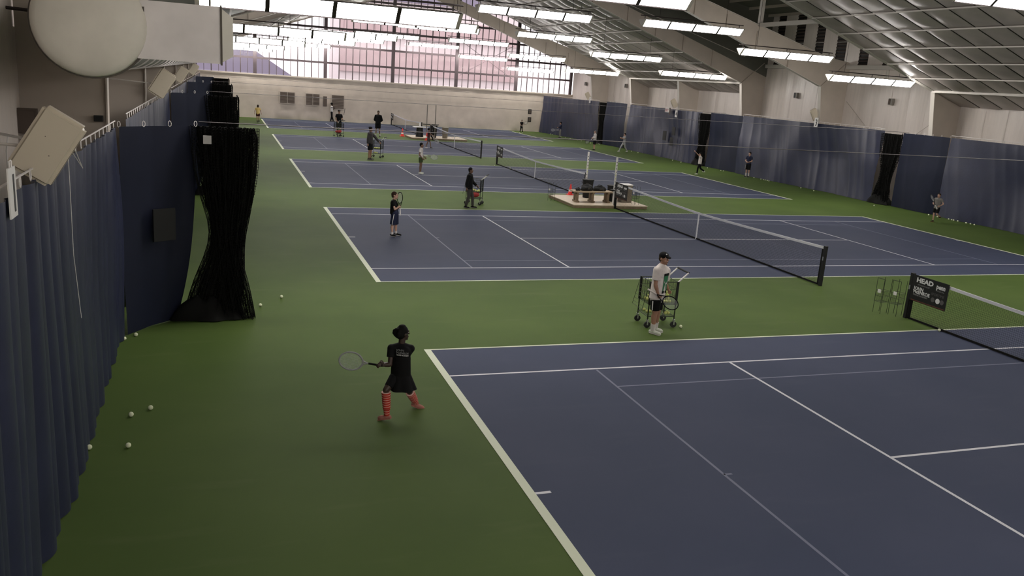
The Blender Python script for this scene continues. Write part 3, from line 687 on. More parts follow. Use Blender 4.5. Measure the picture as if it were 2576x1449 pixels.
def person(label, ground, heading, H, skin_, hair, outfit, J=None, pose={}, vox=.014, hs=1.0, head_yaw=0, hat=None, lift=0, grp=None, hands=('relax', 'relax'), stripes=False):
    """heading: world angle (deg) the body faces. J: dict of world joints overriding the local defaults."""
    s = H/1.8; a = math.radians(heading)-PI/2; Rz = Matrix.Rotation(a, 3, 'Z')
    D = dict(pel=V(0,0,.96), chest=V(0,0,1.29), neck=V(0,-.01,1.49), head=V(0,.025,1.665),
             shR=V(.175,0,1.425), shL=V(-.175,0,1.425), elR=V(.235,-.02,1.15), elL=V(-.235,-.02,1.15), wrR=V(.23,.06,.90), wrL=V(-.23,.06,.90),
             hipR=V(.09,0,.93), hipL=V(-.09,0,.93), knR=V(.105,.02,.50), knL=V(-.105,.02,.50), anR=V(.11,-.01,.085), anL=V(-.11,-.01,.085))
    for k, v in pose.items(): D[k] = V(*v)
    g = Vector(ground); W = {k: g+Rz@(v*s) for k, v in D.items()}
    fwd0 = Rz@V(0, 1, 0); rt = Rz@V(1, 0, 0)
    if J: W.update({k: Vector(v) for k, v in J.items()})
    t = thing('person', label, 'person', g); W = {k: v-g for k, v in W.items()}
    up = (W['neck']-W['pel']).normalized(); fwd = (fwd0-up*fwd0.dot(up)).normalized(); side = fwd.cross(up)
    TR = Matrix((side, fwd, up)).transposed()                      # torso frame
    def sy(a_, b_, f): return a_.lerp(b_, f)
    fat = .0
    def torso(mb, e=0, hip=True):
        P, N_ = W['pel'], W['neck']
        for f, rx, ry, rz in ((.0, .155, .108, .12), (.28, .138, .098, .13), (.55, .155, .110, .15), (.76, .165, .112, .13)):
            mb.sphere(P.lerp(N_, f), ((rx*s+e), (ry*s+e), (rz*s+e)), 20, 12, TR)
        mb.cap(W['shR'].lerp(W['shL'], .08), W['shL'].lerp(W['shR'], .08), .062*s+e, .062*s+e)
        mb.cap(W['shR'].lerp(N_, .1), N_-up*.03*s, .05*s+e, .06*s+e); mb.cap(W['shL'].lerp(N_, .1), N_-up*.03*s, .05*s+e, .06*s+e)
    hy = math.radians(head_yaw); hf = (Matrix.Rotation(hy, 3, 'Z')@fwd0).normalized(); hr = hf.cross(V(0, 0, 1)); HR = Matrix((hr, hf, V(0, 0, 1))).transposed()
    hc = W['head']; q = s*hs; h = lambda x, y, z: hc+HR@(V(x, y, z)*q)
    body = MB(); torso(body)
    body.cap(W['neck']-up*.04*s, h(0, -.01, -.06), .056*s, .052*q)
    body.sphere(h(0, -.012, .018), (.076*q, .095*q, .10*q), 20, 14, HR); body.sphere(h(0, .03, -.055), (.055*q, .058*q, .065*q), 16, 10, HR)
    body.cap(h(0, .088, .012), h(0, .107, -.022), .010*q, .015*q, 8)                          # nose
    body.cap(h(-.022, .083, -.062), h(.022, .083, -.062), .010*q, .010*q, 8)                   # lips
    body.sphere(h(0, .068, -.098), .024*q, 10, 8); body.cap(h(-.045, .07, .035), h(.045, .07, .035), .014*q, .014*q, 8)
    for sx in (-1, 1): body.sphere(h(sx*.078, -.01, -.01), (.014*q, .022*q, .032*q), 10, 8, HR)
    for sd in 'RL':
        sh, el, wr, hp, kn, an = (W[k+sd] for k in ('sh', 'el', 'wr', 'hip', 'kn', 'an'))
        body.sphere(sh, .058*s); body.cap(sh, el, .050*s, .038*s); body.cap(el, wr, .040*s, .026*s); body.cap(el.lerp(wr, .1), el.lerp(wr, .45), .043*s, .038*s)
        body.cap(hp, kn, .086*s, .056*s); body.cap(kn, an, .054*s, .036*s); cb = (kn-an).normalized(); back = -(fwd-cb*fwd.dot(cb)).normalized()
        body.cap(kn.lerp(an, .15)+back*.018*s, kn.lerp(an, .5)+back*.012*s, .05*s, .044*s)
        # hand
        mode = hands[0 if sd == 'R' else 1]; fd = (wr-el).normalized()
        sg = 1 if sd == 'R' else -1
        inn = (-side*sg-fd*(-side*sg).dot(fd)); inn = inn.normalized() if inn.length > .2 else (fwd-fd*fwd.dot(fd)).normalized()
        wd = fd.cross(inn).normalized()
        if wd.dot(fwd) < 0: wd = -wd                                        # thumb side toward the front
        pc = wr+fd*.045*s; body.cap(wr, pc+fd*.01*s, .026*s, .030*s)
        fr = max(.0085*s, vox*.75)
        for k, (off, ln) in enumerate(((.030, .080), (.010, .088), (-.011, .082), (-.030, .066))):
            b0 = wr+fd*.055*s+wd*off*s; body.cap(wr+fd*.02*s+wd*off*.6*s, b0, fr*1.25, fr*1.1, 8)
            if mode == 'grip': p1 = b0+(fd*.55+inn*.8).normalized()*ln*.42*s; p2 = p1+(inn*.5-fd*.8).normalized()*ln*.40*s
            else: p1 = b0+(fd+inn*.25).normalized()*ln*.52*s; p2 = p1+(fd+inn*.7).normalized()*ln*.45*s
            body.cap(b0, p1, fr, fr*.95, 8); body.cap(p1, p2, fr*.95, fr*.8, 8)
        tb = wr+fd*.018*s+wd*.028*s; tp = tb+(wd*.8+fd*.7+inn*.4).normalized()*.034*s; body.cap(tb, tp, fr*1.25, fr*1.05, 8)
        body.cap(tp, tp+(fd*.9+inn*(1.0 if mode == 'grip' else .3)-wd*.2).normalized()*.028*s, fr*1.05, fr*.85, 8)
        # shoe
        toe = W.get('toe'+sd); base = an+V(0, 0, -.045*s)
        if toe is None:
            fo = (fwd0+rt*sg*.18).normalized(); toe = base+fo*.17*s; heel = base-fo*.055*s
            toe.z = max(toe.z, .034*s); heel.z = max(heel.z, .036*s)
            toe.z = .034*s if base.z < .08*s else toe.z
        else:
            fo = (toe-base).normalized(); heel = base-fo*.05*s
        body.cap(an, base, .036*s, .034*s)
        sm = MB(); sm.cap(heel, toe, .036*s, .030*s); sm.cap(an+V(0, 0, .005), base+fo*.03*s, .042*s, .040*s); sm.cap(heel+fo*.04*s, toe-fo*.03*s, .040*s, .040*s)
        sh_o = remesh(sm, 'shoe', outfit.get('shoe'+sd, outfit.get('shoe', 'c_black')), max(.008, vox*.7), t, 2)
        so = MB(); fo2 = fo; lat = fo.cross(V(0, 0, 1)).normalized(); dn = fo.cross(lat); dn = dn if dn.z < 0 else -dn
        so.box(heel.lerp(toe, .5)+dn*.027*s, (.235*s, .078*s, .014*s), R=Matrix((fo, lat, -dn)).transposed()); so.obj('sole', outfit.get('sole', 'c_offwhite'), sh_o)
        if outfit.get('sock'):
            top = outfit.get('sock_len', .25); e = .010*s
            mb = MB(); a0 = an.lerp(kn, -.05); a1 = an.lerp(kn, top)
            if stripes:
                nst = 10
                for k in range(nst):
                    f0, f1 = -.02+(top+.02)*k/nst, -.02+(top+.02)*(k+1)/nst
                    rr = lambda f: (.036+(.052-.036)*min(1, f*1.25))*s+e+(.014*s if .25 < f < .95 else .003*s)
                    MB().tube(an.lerp(kn, f0), an.lerp(kn, f0+(f1-f0)*.84), rr(f0), rr(f1), n=18).obj('sock', outfit['sock'], t, smooth=False)
                    MB().tube(an.lerp(kn, f0+(f1-f0)*.82), an.lerp(kn, f1+.004), rr(f0)+.002, rr(f1)+.002, n=18).obj('sock_stripe', 'sock_stripe', t)
            else:
                MB().tube(a0, a1, .038*s+e, (.037+.012*top)*s+e, n=16).obj('sock', outfit['sock'], t)
    remesh(body, 'body', skin_, vox, t, 3)
    # face details
    for sx in (-1, 1): e_ = MB().sphere(h(sx*.031, .073, .010), (.013*q, .008*q, .009*q), 10, 6, HR).obj('eye', 'white_paint', t); MB().sphere(h(sx*.031, .0805, .010), .0055*q, 8, 6).obj('iris', 'black', e_)
    MB().sphere(h(0, .095, -.062), (.021*q, .006*q, .005*q), 10, 6, HR).obj('mouth', 'c_maroon', t)
    # hair
    hm = MB()
    if hair:
        kind, hmat = hair
        hm.sphere(h(0, -.022, .036), (.086*q, .098*q, .092*q), 20, 14, HR)
        if kind in ('bob', 'long'): hm.sphere(h(0, -.045, -.03), (.092*q, .075*q, .10*q), 16, 12, HR)
        if kind == 'long': hm.cap(h(0, -.075, -.02), h(0, -.085, -.20), .06*q, .035*q)
        if kind == 'short': hm.sphere(h(0, -.05, -.01), (.078*q, .062*q, .075*q), 16, 12, HR)
        if kind == 'fluffy': hm.sphere(h(0, -.03, .05), (.10*q, .11*q, .095*q), 16, 12, HR)
        if kind == 'bun':
            hm.sphere(h(0, -.05, .0), (.084*q, .075*q, .09*q), 16, 12, HR)
            for k in range(10):
                an_ = k*.63; hm.sphere(h(.045*math.cos(an_)-.0, -.115+.02*math.sin(an_*1.7), .015+.055*math.sin(an_)), .030*q, 10, 8)
            hm.sphere(h(0, -.02, .11), (.05*q, .06*q, .03*q), 12, 8, HR)
        remesh(hm, 'hair', hmat, max(.008, vox*.8), t, 2)
    if hat == 'cap':
        cm = MB(); cm.sphere(h(0, -.015, .055), (.090*q, .104*q, .078*q), 20, 12, HR); cm.cap(h(-.03, .07, .045), h(-.02, .135, .035), .022*q, .016*q); cm.cap(h(.03, .07, .045), h(.02, .135, .035), .022*q, .016*q); cm.cap(h(0, .07, .05), h(0, .145, .036), .022*q, .016*q)
        ho = remesh(cm, 'cap', outfit['hat'], max(.007, vox*.7), t, 2); MB().sphere(h(.03, .072, .095), .014*q, 8, 6).obj('cap_badge', 'white_paint', ho)
    if hat == 'beanie':
        cm = MB(); cm.sphere(h(0, -.02, .065), (.092*q, .104*q, .085*q), 20, 12, HR); cm.sphere(h(0, -.095, .095), (.05*q, .05*q, .05*q), 12, 8, HR)
        remesh(cm, 'beanie', outfit['hat'], max(.008, vox*.7), t, 2)
    # shirt
    tm = MB(); e = outfit.get('loose', .014)*s; torso(tm, e)
    sl = outfit.get('sleeve', .55)
    hem = W['pel'].lerp(W['neck'], outfit.get('hem', -.05)); wst = W['pel'].lerp(W['neck'], .62)
    tm.tube(hem, wst, (.163*s+e, .117*s+e), (.150*s+e, .108*s+e), n=24, xa=side, el=(1, 1))
    for sd in 'RL':
        sh, el, wr = W['sh'+sd], W['el'+sd], W['wr'+sd]
        tm.sphere(sh, .060*s+e)
        if sl <= 1: tm.tube(sh, sh.lerp(el, sl), .056*s+e, .056*s+e, n=16)
        else: tm.cap(sh, el, .054*s+e, .044*s+e); tm.tube(el, el.lerp(wr, sl-1), .046*s+e, .034*s+e, n=16)
    if outfit.get('collar'): tm.cap(W['neck']-up*.03*s, W['neck']+up*.03*s, .068*s, .066*s)
    remesh(tm, outfit.get('top_name', 't_shirt'), outfit['top'], max(.009, vox*.8), t, 3)
    # bottoms
    bm_ = MB(); kind = outfit.get('bottom', 'shorts'); e = outfit.get('bloose', .02)*s
    if kind == 'skirt':
        mb = MB(); P = W['pel']; n = 40; skx = outfit.get('skirt_shift', V(0, 0, 0))
        def fn(i, j):
            a_ = 2*PI*i/n; f = j/7; fl_ = 1+.08*math.sin(a_*6)*f
            rx, ry = (.145+.10*f**.9)*s*fl_, (.112+.09*f)*s*fl_
            return tuple(P+up*(.10-.335*f)*s+side*rx*math.cos(a_)+fwd*ry*math.sin(a_)+skx*f)
        mb.grid(n, 8, fn, closed=True)
        mb.add([fn(i, 7) for i in range(n)], [tuple(range(n))]); mb.add([fn(i, 0) for i in range(n)], [tuple(range(n))])
        mb.obj('skirt', outfit['bot'], t, smooth=True)
    bm_.sphere(W['pel'], (.160*s+e*.6, .115*s+e*.6, .12*s), 20, 12, TR)
    ln = {'shorts': .62, 'skirt': .75, 'long_shorts': .92, 'trousers': 2}[kind]; ln = outfit.get('bot_len', ln)
    for sd in 'RL':
        hp, kn, an = W['hip'+sd], W['kn'+sd], W['an'+sd]; e2 = e if kind != 'skirt' else .008*s
        if ln <= 1: bm_.tube(hp, hp.lerp(kn, ln), .090*s+e2, (.078 if kind != 'skirt' else .062)*s+e2, n=18); bm_.sphere(hp, .09*s+e2*.8)
        else: bm_.cap(hp, kn, .090*s+e2*.6, .064*s+e2*.6); bm_.tube(kn, kn.lerp(an, .96), .064*s+e2*.5, .046*s+e2*.7, n=18)
    remesh(bm_, 'leggings' if kind == 'skirt' else ('trousers' if ln > 1 else 'shorts'), outfit['bot'], max(.009, vox*.8), t, 3)
    if outfit.get('side_stripe'):
        hp, kn = W['hipR'], W['knR']; o_ = side*(.098*s+e); MB().tube(hp.lerp(kn, .1)+o_, hp.lerp(kn, ln-.03)+o_*.97, .010, n=6).obj('side_stripe', 'white_paint', t)
    t['_'] = 0; del t['_']
    return t, W, g, (side, fwd, up)
mm('sock_stripe', (.75, .45, .40), .8)

def racket(label, grip, tip_dir, face_n, m='c_black', L=.685, gm='white_paint', head=(.125, .165), group='tennis rackets'):
    """grip: butt end point; tip_dir: direction from butt to head; face_n: normal of the string bed."""
    d = Vector(tip_dir).normalized(); n = Vector(face_n); n = (n-d*n.dot(d)).normalized(); x = d.cross(n)
    R = Matrix((x, d, n)).transposed(); t = thing('tennis_racket', label, 'racket', grip, 0, None)
    P = lambda a, b, c=0: R@Vector((a, b, c)); hy = L-head[1]
    MB().path([P(head[0]*math.cos(2*PI*k/28), hy+head[1]*math.sin(2*PI*k/28)) for k in range(28)], .011, n=6, closed=True).obj('frame', m, t)
    MB().path([P(0, .20), P(.02, .26), P(head[0]*.62, hy-head[1]*.76)], .010, n=6).path([P(0, .20), P(-.02, .26), P(-head[0]*.62, hy-head[1]*.76)], .010, n=6).obj('throat', m, t)
    MB().tube(P(0, 0), P(0, .19), .017, .015, n=8).tube(P(0, -.008), P(0, .006), .020, n=8).obj('handle', gm, t)
    mb = MB()
    for k in range(-7, 8):
        q = k/8; c = math.sqrt(1-q*q); mb.tube(P(head[0]*q, hy-head[1]*c), P(head[0]*q, hy+head[1]*c), .0012, n=3, cap=False)
    for k in range(-8, 9):
        q = k/9; c = math.sqrt(1-q*q); mb.tube(P(-head[0]*c, hy+head[1]*q), P(head[0]*c, hy+head[1]*q), .0012, n=3, cap=False)
    mb.obj('strings', 'line_white', t); return t

HV = Vector((math.sin(YAW), math.cos(YAW), 0)).normalized()
def plane_pt(g, px, py, dd=0):
    """world point seen at (px,py) lying dd metres behind the upright plane through g that faces the camera"""
    v = (Vector((g.x, g.y, 0))-Vector((CAM.x, CAM.y, 0))).normalized(); d = ray(px, py)
    t = ((Vector(g)-CAM).dot(v)+dd)/d.dot(v); return CAM+d*t
Z0 = .007
def keep_in(p, m):
    lim = (28.35 if p.y < 31.7 else 28.0 if p.y < 46 else 27.75 if p.y < 66 else 27.3)-m
    if p.x > lim:
        d = p-CAM; t = (lim-CAM.x)/d.x; p = Vector((CAM.x+d.x*t, CAM.y+d.y*t, p.z))
    return p
# --- girl in black
g = G(966, 1058, Z0); Pg = lambda x, y, dd=0: plane_pt(g, x, y, dd)
gx = Vector((g.x, g.y, 0))
J = dict(pel=Pg(1008, 945, .15), neck=Pg(1010, 866, .15), head=Pg(1014, 838, .17), shL=Pg(985, 876, .14), shR=Pg(1033, 877, .17), elL=Pg(981, 917, .06), wrL=Pg(957, 919, -.02),
         elR=Pg(1006, 915, .36), wrR=Pg(965, 915, .04), hipL=Pg(993, 950, .13), hipR=Pg(1023, 951, .17), knL=Pg(971, 981, .0), anL=Pg(973, 1043, .0), toeL=Pg(954, 1051, .04),
         knR=Pg(1030, 984, .25), anR=Pg(1046, 1013, .50), toeR=Pg(1064, 1026, .50))
t_, W_, g_, (sd_, fw_, up_) = person('girl in black tee and skirt with red striped knee socks, swinging a racket', g, 62, 1.50, 'skin_dark', ('bun', 'hair_black'),
    dict(top='c_black', bot='c_black', bottom='skirt', sock='c_redsock', sock_len=.92, shoe='c_pink', sole='c_pink', sleeve=.55, skirt_shift=Vector((.02, 0, 0)), hem=.0), J=J, vox=.0062, hs=1.12, head_yaw=-38, hands=('grip', 'grip'), stripes=True)
# printed lettering on her back
def tee_text(t, W, fr, s, off, lines):
    side, fwd, up = fr; c = W['pel'].lerp(W['neck'], .80)
    for (txt, size, dz, m, sx) in lines:
        x = side; y = up; z = x.cross(y)
        o = c-fwd*off+up*(dz+.055)*s-side*.03*s
        text(txt, size*s, 'lettering', m, t, Matrix(((x.x, y.x, z.x, o.x), (x.y, y.y, z.y, o.y), (x.z, y.z, z.z, o.z), (0, 0, 0, 1))), ext=.003, sx=sx)
tee_text(t_, W_, (sd_, fw_, up_), 1.0, .140, [('JOHN', .042, -.02, 'print_grey', 1.0), ('McENROE', .042, -.058, 'print_grey', .95), ('TENNIS ACADEMY', .026, -.085, 'print_white', .82)])
wm = Pg(957, 919, -.02).lerp(Pg(965, 915, .04), .4); tipd = Pg(889, 909, .05)-Pg(951, 918, .0)
racket('pale tennis racket swung back by the girl in black', Pg(961, 919.5, -.02), tipd, Vector((-.25, -1, .15)), 'c_palegrey', gm='c_black', L=.60)
# --- coach in white tee
g = G(1648, 838, Z0); Pg = lambda x, y, dd=0: plane_pt(g, x, y, dd)
J = dict(pel=Pg(1653, 747, .0), neck=Pg(1665, 668, .0), head=Pg(1671, 650, .0), shR=Pg(1654, 680, -.14), shL=Pg(1676, 681, .15), elR=Pg(1649, 716, -.17), wrR=Pg(1656, 741, -.17),
         elL=Pg(1674, 714, .28), wrL=Pg(1682, 730, .36), hipR=Pg(1650, 752, -.07), hipL=Pg(1655, 751, .10), knR=Pg(1647, 789, -.05), anR=Pg(1642, 830, -.05), toeR=Pg(1659, 843, -.12), knL=Pg(1655, 787, .12), anL=Pg(1649, 824, .16), toeL=Pg(1664, 832, .12))
for sd in 'RL':
    a_ = J['an'+sd]; a_.z = max(a_.z, .09); J['an'+sd] = a_
    b_ = J['toe'+sd]; b_.z = .036; J['toe'+sd] = b_
t_, W_, g_, (sd_, fw_, up_) = person('coach in white t-shirt, black shorts and black cap beside the nearest ball cart', g, -58, 1.82, 'skin_tan', ('short', 'hair_brown'),
    dict(top='c_white', bot='c_black', bottom='shorts', sock='c_offwhite', sock_len=.36, shoe='c_shoe', hat='c_black', sleeve=.68, loose=.028, side_stripe=True, hem=-.03, bot_len=.74), J=J, vox=.0065, hat='cap', head_yaw=-10, hands=('grip', 'grip'))
# chest print
c = W_['pel'].lerp(W_['neck'], .50); fr = fw_
R3 = Matrix((sd_, up_, -fw_)).transposed()
MB().box(c+fw_*.136-up_*.01, (.15, .36, .006), R=R3).obj('chest_print', 'tee_green', t_)
for z in (-.19, .17): MB().box(c+fw_*.138+up_*z, (.17, .05, .008), R=R3).obj('chest_print_bar', 'c_black', t_)
MB().path([c+fw_*.143+sd_*a_+up_*b_ for a_, b_ in ((-.045, .02), (-.035, -.02), (0, -.025), (.06, .03))], .008).obj('chest_emblem', 'white_paint', t_)
racket('black tennis racket hanging from the hand of the coach in white', Pg(1631, 728, -.24), Pg(1690, 764, -.20)-Pg(1631, 728, -.24), Vector((-.1, -1, .25)), 'c_black', gm='c_white')
# --- boy in black on the second court
g = G(992, 594, Z0); Pg = lambda x, y, dd=0: plane_pt(g, x, y, dd)
J = dict(pel=Pg(990, 535, 0), neck=Pg(991, 503.5, 0), head=Pg(993.5, 491.5, 0), shR=Pg(989, 509, -.13), shL=Pg(995, 509, .15), elR=Pg(993, 527, -.2), wrR=Pg(1003, 521, -.16), elL=Pg(1001, 525, .2), wrL=Pg(1005, 519, .0),
         knR=Pg(987, 567, -.06), knL=Pg(996, 566, .13), anR=Pg(986, 590, -.08), anL=Pg(996, 588, .12), toeR=Pg(995, 597.5, -.12), toeL=Pg(1008, 594, .08))
for k in ('toeR', 'toeL'): J[k].z = .035
for k in ('anR', 'anL'): J[k].z = .085
person('boy in black outfit holding his racket upright on the second court', g, -20, 1.42, 'skin_pale', ('short', 'hair_brown'),
    dict(top='c_black', bot='c_navy', bottom='long_shorts', sock='c_offwhite', sock_len=.25, shoe='c_black', bloose=.03, loose=.02, side_stripe=True), J=J, vox=.012, hs=1.18, hands=('grip', 'grip'))
racket('tennis racket held upright by the boy in black', Pg(1007, 541, -.15), Pg(1006, 492, .0)-Pg(1007, 541, -.15), Vector((-.9, -.5, 0)), 'c_black')
# generic builder for the smaller figures
def fig(label, px, py, top_py, heading, skin_, hair, outfit, pose={}, hs=1.12, vox=.02, **kw):
    g = G(px, py, Z0); top = plane_pt(g, px, top_py); H = (top.z)*.985; g = keep_in(g, .35)
    return person(label, g, heading, H, skin_, hair, outfit, pose=pose, vox=vox, hs=hs, **kw)
X = dict
fig('coach in dark zip jacket and dark trousers pushing the second ball cart', 1178, 523, 419, -30, 'skin_brown', ('short', 'hair_black'),
    X(top='c_black', top_name='jacket', bot='c_dkgrey', bottom='trousers', shoe='c_black', sleeve=1.9, loose=.03, sole='c_offwhite', collar=True, hem=-.22, side_stripe=False), dict(wrL=(-.22, .28, .98), elL=(-.26, .05, 1.15), wrR=(.26, -.06, .90), elR=(.26, -.06, 1.14), anR=(.10, -.10, .085), anL=(-.12, .16, .085), knL=(-.11, .14, .5)), hs=1.02, vox=.016, hat='beanie' if False else None)
fig('boy in white t-shirt and green shorts with racket forward on the third court', 1057, 437, 358, -25, 'skin_brown', ('short', 'hair_black'),
    X(top='c_offwhite', bot='c_green', shoe='c_shoe', sleeve=.6, loose=.02), dict(wrR=(.22, .16, .92), wrL=(-.18, .20, .95), elR=(.25, -.04, 1.13)), vox=.016)
fig('coach in grey hoodie and dark beanie beside the third ball cart', 930, 402, 318, -35, 'skin_tan', ('short', 'hair_brown'),
    X(top='c_char', top_name='hoodie', bot='c_black', shoe='c_dkgrey', sleeve=1.9, loose=.03, hat='c_black', collar=True, bot_len=.9, hem=-.15), dict(wrL=(-.34, .40, .98), elL=(-.32, .18, 1.20), wrR=(.25, -.02, .88)), hs=1.0, vox=.016, hat='beanie')
fig('man in all black standing with hands behind his back on the fourth court', 950, 344, 277, -112, 'skin_brown', ('short', 'hair_black'),
    X(top='c_black', top_name='jacket', bot='c_black', sock='c_offwhite', sock_len=.3, shoe='c_black', sleeve=1.9, loose=.025, bot_len=.8, hem=-.15), dict(elR=(.26, -.05, 1.15), elL=(-.26, -.05, 1.15), wrR=(.08, -.16, 1.0), wrL=(-.08, -.16, 1.0), anR=(.15, -.01, .085), anL=(-.15, -.01, .085)), hs=1.0)
fig('coach in black tee and cap behind the farthest ball cart', 852, 341, 275, -75, 'skin_tan', ('short', 'hair_black'),
    X(top='c_black', bot='c_black', shoe='c_black', sleeve=.6, hat='c_black', bot_len=.8), dict(wrR=(.18, .20, .95), wrL=(-.16, .34, 1.16), elL=(-.22, .10, 1.12)), hs=1.0, hat='cap', hands=('grip', 'grip'))
fig('person in white top with arm stretched out by the back liner', 834, 306, 258, -10, 'skin_dark', ('fluffy', 'hair_black'),
    X(top='c_offwhite', bot='c_black', bottom='trousers', shoe='c_black', sleeve=.6), dict(elR=(.20, .22, 1.38), wrR=(.16, .50, 1.36), elL=(-.22, .10, 1.18), wrL=(-.18, .34, 1.30), anR=(.1, -.08, .085), anL=(-.1, .16, .085)), hs=1.1)
fig('child in yellow shirt walking away near the back left', 649, 309, 263, 75, 'skin_tan', ('bob', 'hair_brown'),
    X(top='c_yellow', bot='c_maroon', sock='c_char', sock_len=.4, shoe='c_black', loose=.03), dict(elR=(.28, -.02, 1.18), elL=(-.30, -.02, 1.18), wrR=(.33, .03, .95), wrL=(-.33, .0, .93), anR=(.12, -.15, .14), anL=(-.1, .12, .085)))
fig('kid in dark maroon shirt hitting beside the far net', 1077, 373, 322, -15, 'skin_brown', ('fluffy', 'hair_black'),
    X(top='c_maroon', bot='c_dkgrey', shoe='c_offwhite', shoeL='c_black'), dict(elR=(.15, .22, 1.28), wrR=(.10, .42, 1.15), wrL=(-.08, .40, 1.15), elL=(-.16, .20, 1.2), anR=(.12, -.22, .085), anL=(-.12, .24, .085), knR=(.11, -.08, .5), knL=(-.11, .16, .5)), hands=('grip', 'grip'))
fig('small kid in black tee at the far end before the white liner', 1311, 334, 301, -120, 'skin_pale', ('short', 'hair_black'),
    X(top='c_black', bot='c_black', bottom='trousers', shoe='c_offwhite'), dict(elR=(.24, .06, 1.15), wrR=(.05, .26, 1.05), wrL=(-.05, .26, 1.05), elL=(-.24, .06, 1.15), anR=(.20, 0, .085), anL=(-.20, 0, .085)), hands=('grip', 'grip'))
fig('player in dark blue top and pale trousers by the farthest blue curtain', 1408, 347, 306, 170, 'skin_tan', ('short', 'hair_black'),
    X(top='c_navy', bot='c_grey', bottom='trousers', shoe='c_black', sleeve=1.8), dict(elR=(.22, .10, 1.2), wrR=(.10, .30, 1.15), wrL=(-.05, .30, 1.15), elL=(-.2, .1, 1.2)), hands=('grip', 'grip'))
fig('player in white shirt and black shorts on the fourth court baseline', 1494, 378, 327, 175, 'skin_pale', ('long', 'c_grey'),
    X(top='c_offwhite', bot='c_black', bot_len=.95, shoe='c_black', sleeve=1.7, loose=.025), dict(elR=(.24, .02, 1.18), wrR=(.10, .26, 1.08), wrL=(-.1, .26, 1.08), elL=(-.24, .02, 1.18)), hands=('grip', 'grip'))
fig('player in pale trousers striding in front of the dark divider curtain end', 1568, 382, 334, 185, 'skin_pale', ('short', 'hair_black'),
    X(top='c_palegrey', bot='c_palegrey', bottom='trousers', shoe='c_offwhite', sleeve=.6), dict(elL=(-.2, .20, 1.25), wrL=(-.12, .45, 1.35), elR=(.22, .15, 1.2), wrR=(.08, .38, 1.28), anR=(.1, .42, .085), anL=(-.1, -.36, .11), knR=(.1, .26, .5), knL=(-.1, -.06, .49), pel=(0, 0, .92), hipR=(.09, 0, .89), hipL=(-.09, 0, .89)))
# server
g = G(1750, 440, Z0)
fig('player in white t-shirt reaching up to serve on the third court baseline', 1757, 439, 383, 150, 'skin_pale', ('short', 'hair_black'),
    X(top='c_white', bot='c_black', bottom='trousers', shoe='c_shoe', sleeve=.5, loose=.035, hem=-.15), dict(elL=(-.24, .20, 1.62), wrL=(-.22, .48, 1.86), elR=(.36, -.14, 1.36), wrR=(.38, -.04, 1.52), anR=(.16, -.45, .30), knR=(.14, -.10, .50), anL=(-.10, .14, .085), knL=(-.11, .12, .5)), head_yaw=0)
fig('boy in dark outfit leaning by the right curtain on the third court', 1880, 437, 375, 205, 'skin_pale', ('short', 'hair_black'),
    X(top='c_navy', bot='c_black', bottom='long_shorts', sock='c_offwhite', sock_len=.5, shoe='c_black', side_stripe=True, sleeve=.6), dict(elR=(.26, .04, 1.15), wrR=(.06, .24, 1.10), wrL=(-.08, .26, 1.08), elL=(-.26, .04, 1.15)))
g = G(2350, 560, Z0)
fig('boy in grey t-shirt and black shorts running on the second court', 2350, 559, 484, 195, 'skin_pale', ('short', 'hair_brown'),
    X(top='c_grey', bot='c_black', bot_len=.8, shoe='c_black', sole='c_yellow', sleeve=.6, loose=.03, hem=-.2), dict(anL=(-.08, -.42, .34), knL=(-.10, .06, .50), elR=(.30, -.02, 1.16), wrR=(.16, .20, 1.12), elL=(-.33, -.05, 1.18), wrL=(-.22, .12, 1.05)), hands=('grip', 'relax'), vox=.015)
# rackets for the others: butt pixel, head pixel (in each owner's upright plane)
def rk(label, gp, a, b, n, m='c_black', dd=-.1, **kw):
    g = G(*gp, Z0); A, B = plane_pt(g, *a, dd), plane_pt(g, *b, dd); return racket(label, A, B-A, n, m, **kw)
rk('white tennis racket of the boy in the white t-shirt', (1057, 437), (1066, 391), (1078, 393), (-.6, -.8, .1), 'c_palegrey')
rk('white racket of the kid by the far net', (1077, 373), (1087, 341), (1103, 361), (-.5, -.8, .1), 'c_palegrey')
rk('black racket of the coach behind the farthest cart', (852, 341), (864, 296), (866, 284), (.95, -.2, 0), 'c_black', dd=-.2)
rk('tiny racket of the small kid before the white liner', (1311, 334), (1313, 318), (1320, 312), (-.3, -.9, .2), 'c_char')
rk('racket of the player in dark blue by the farthest curtain', (1408, 347), (1405, 327), (1397, 327), (-.3, -.9, .2), 'c_palegrey')
rk('racket of the player in white shirt and black shorts', (1494, 378), (1492, 348), (1484, 353), (-.3, -.9, .2), 'c_char')
rk('racket of the boy in the grey t-shirt', (2350, 559), (2357, 526), (2343, 492), (.9, -.4, .1), 'c_char', dd=-.22, gm='white_paint')
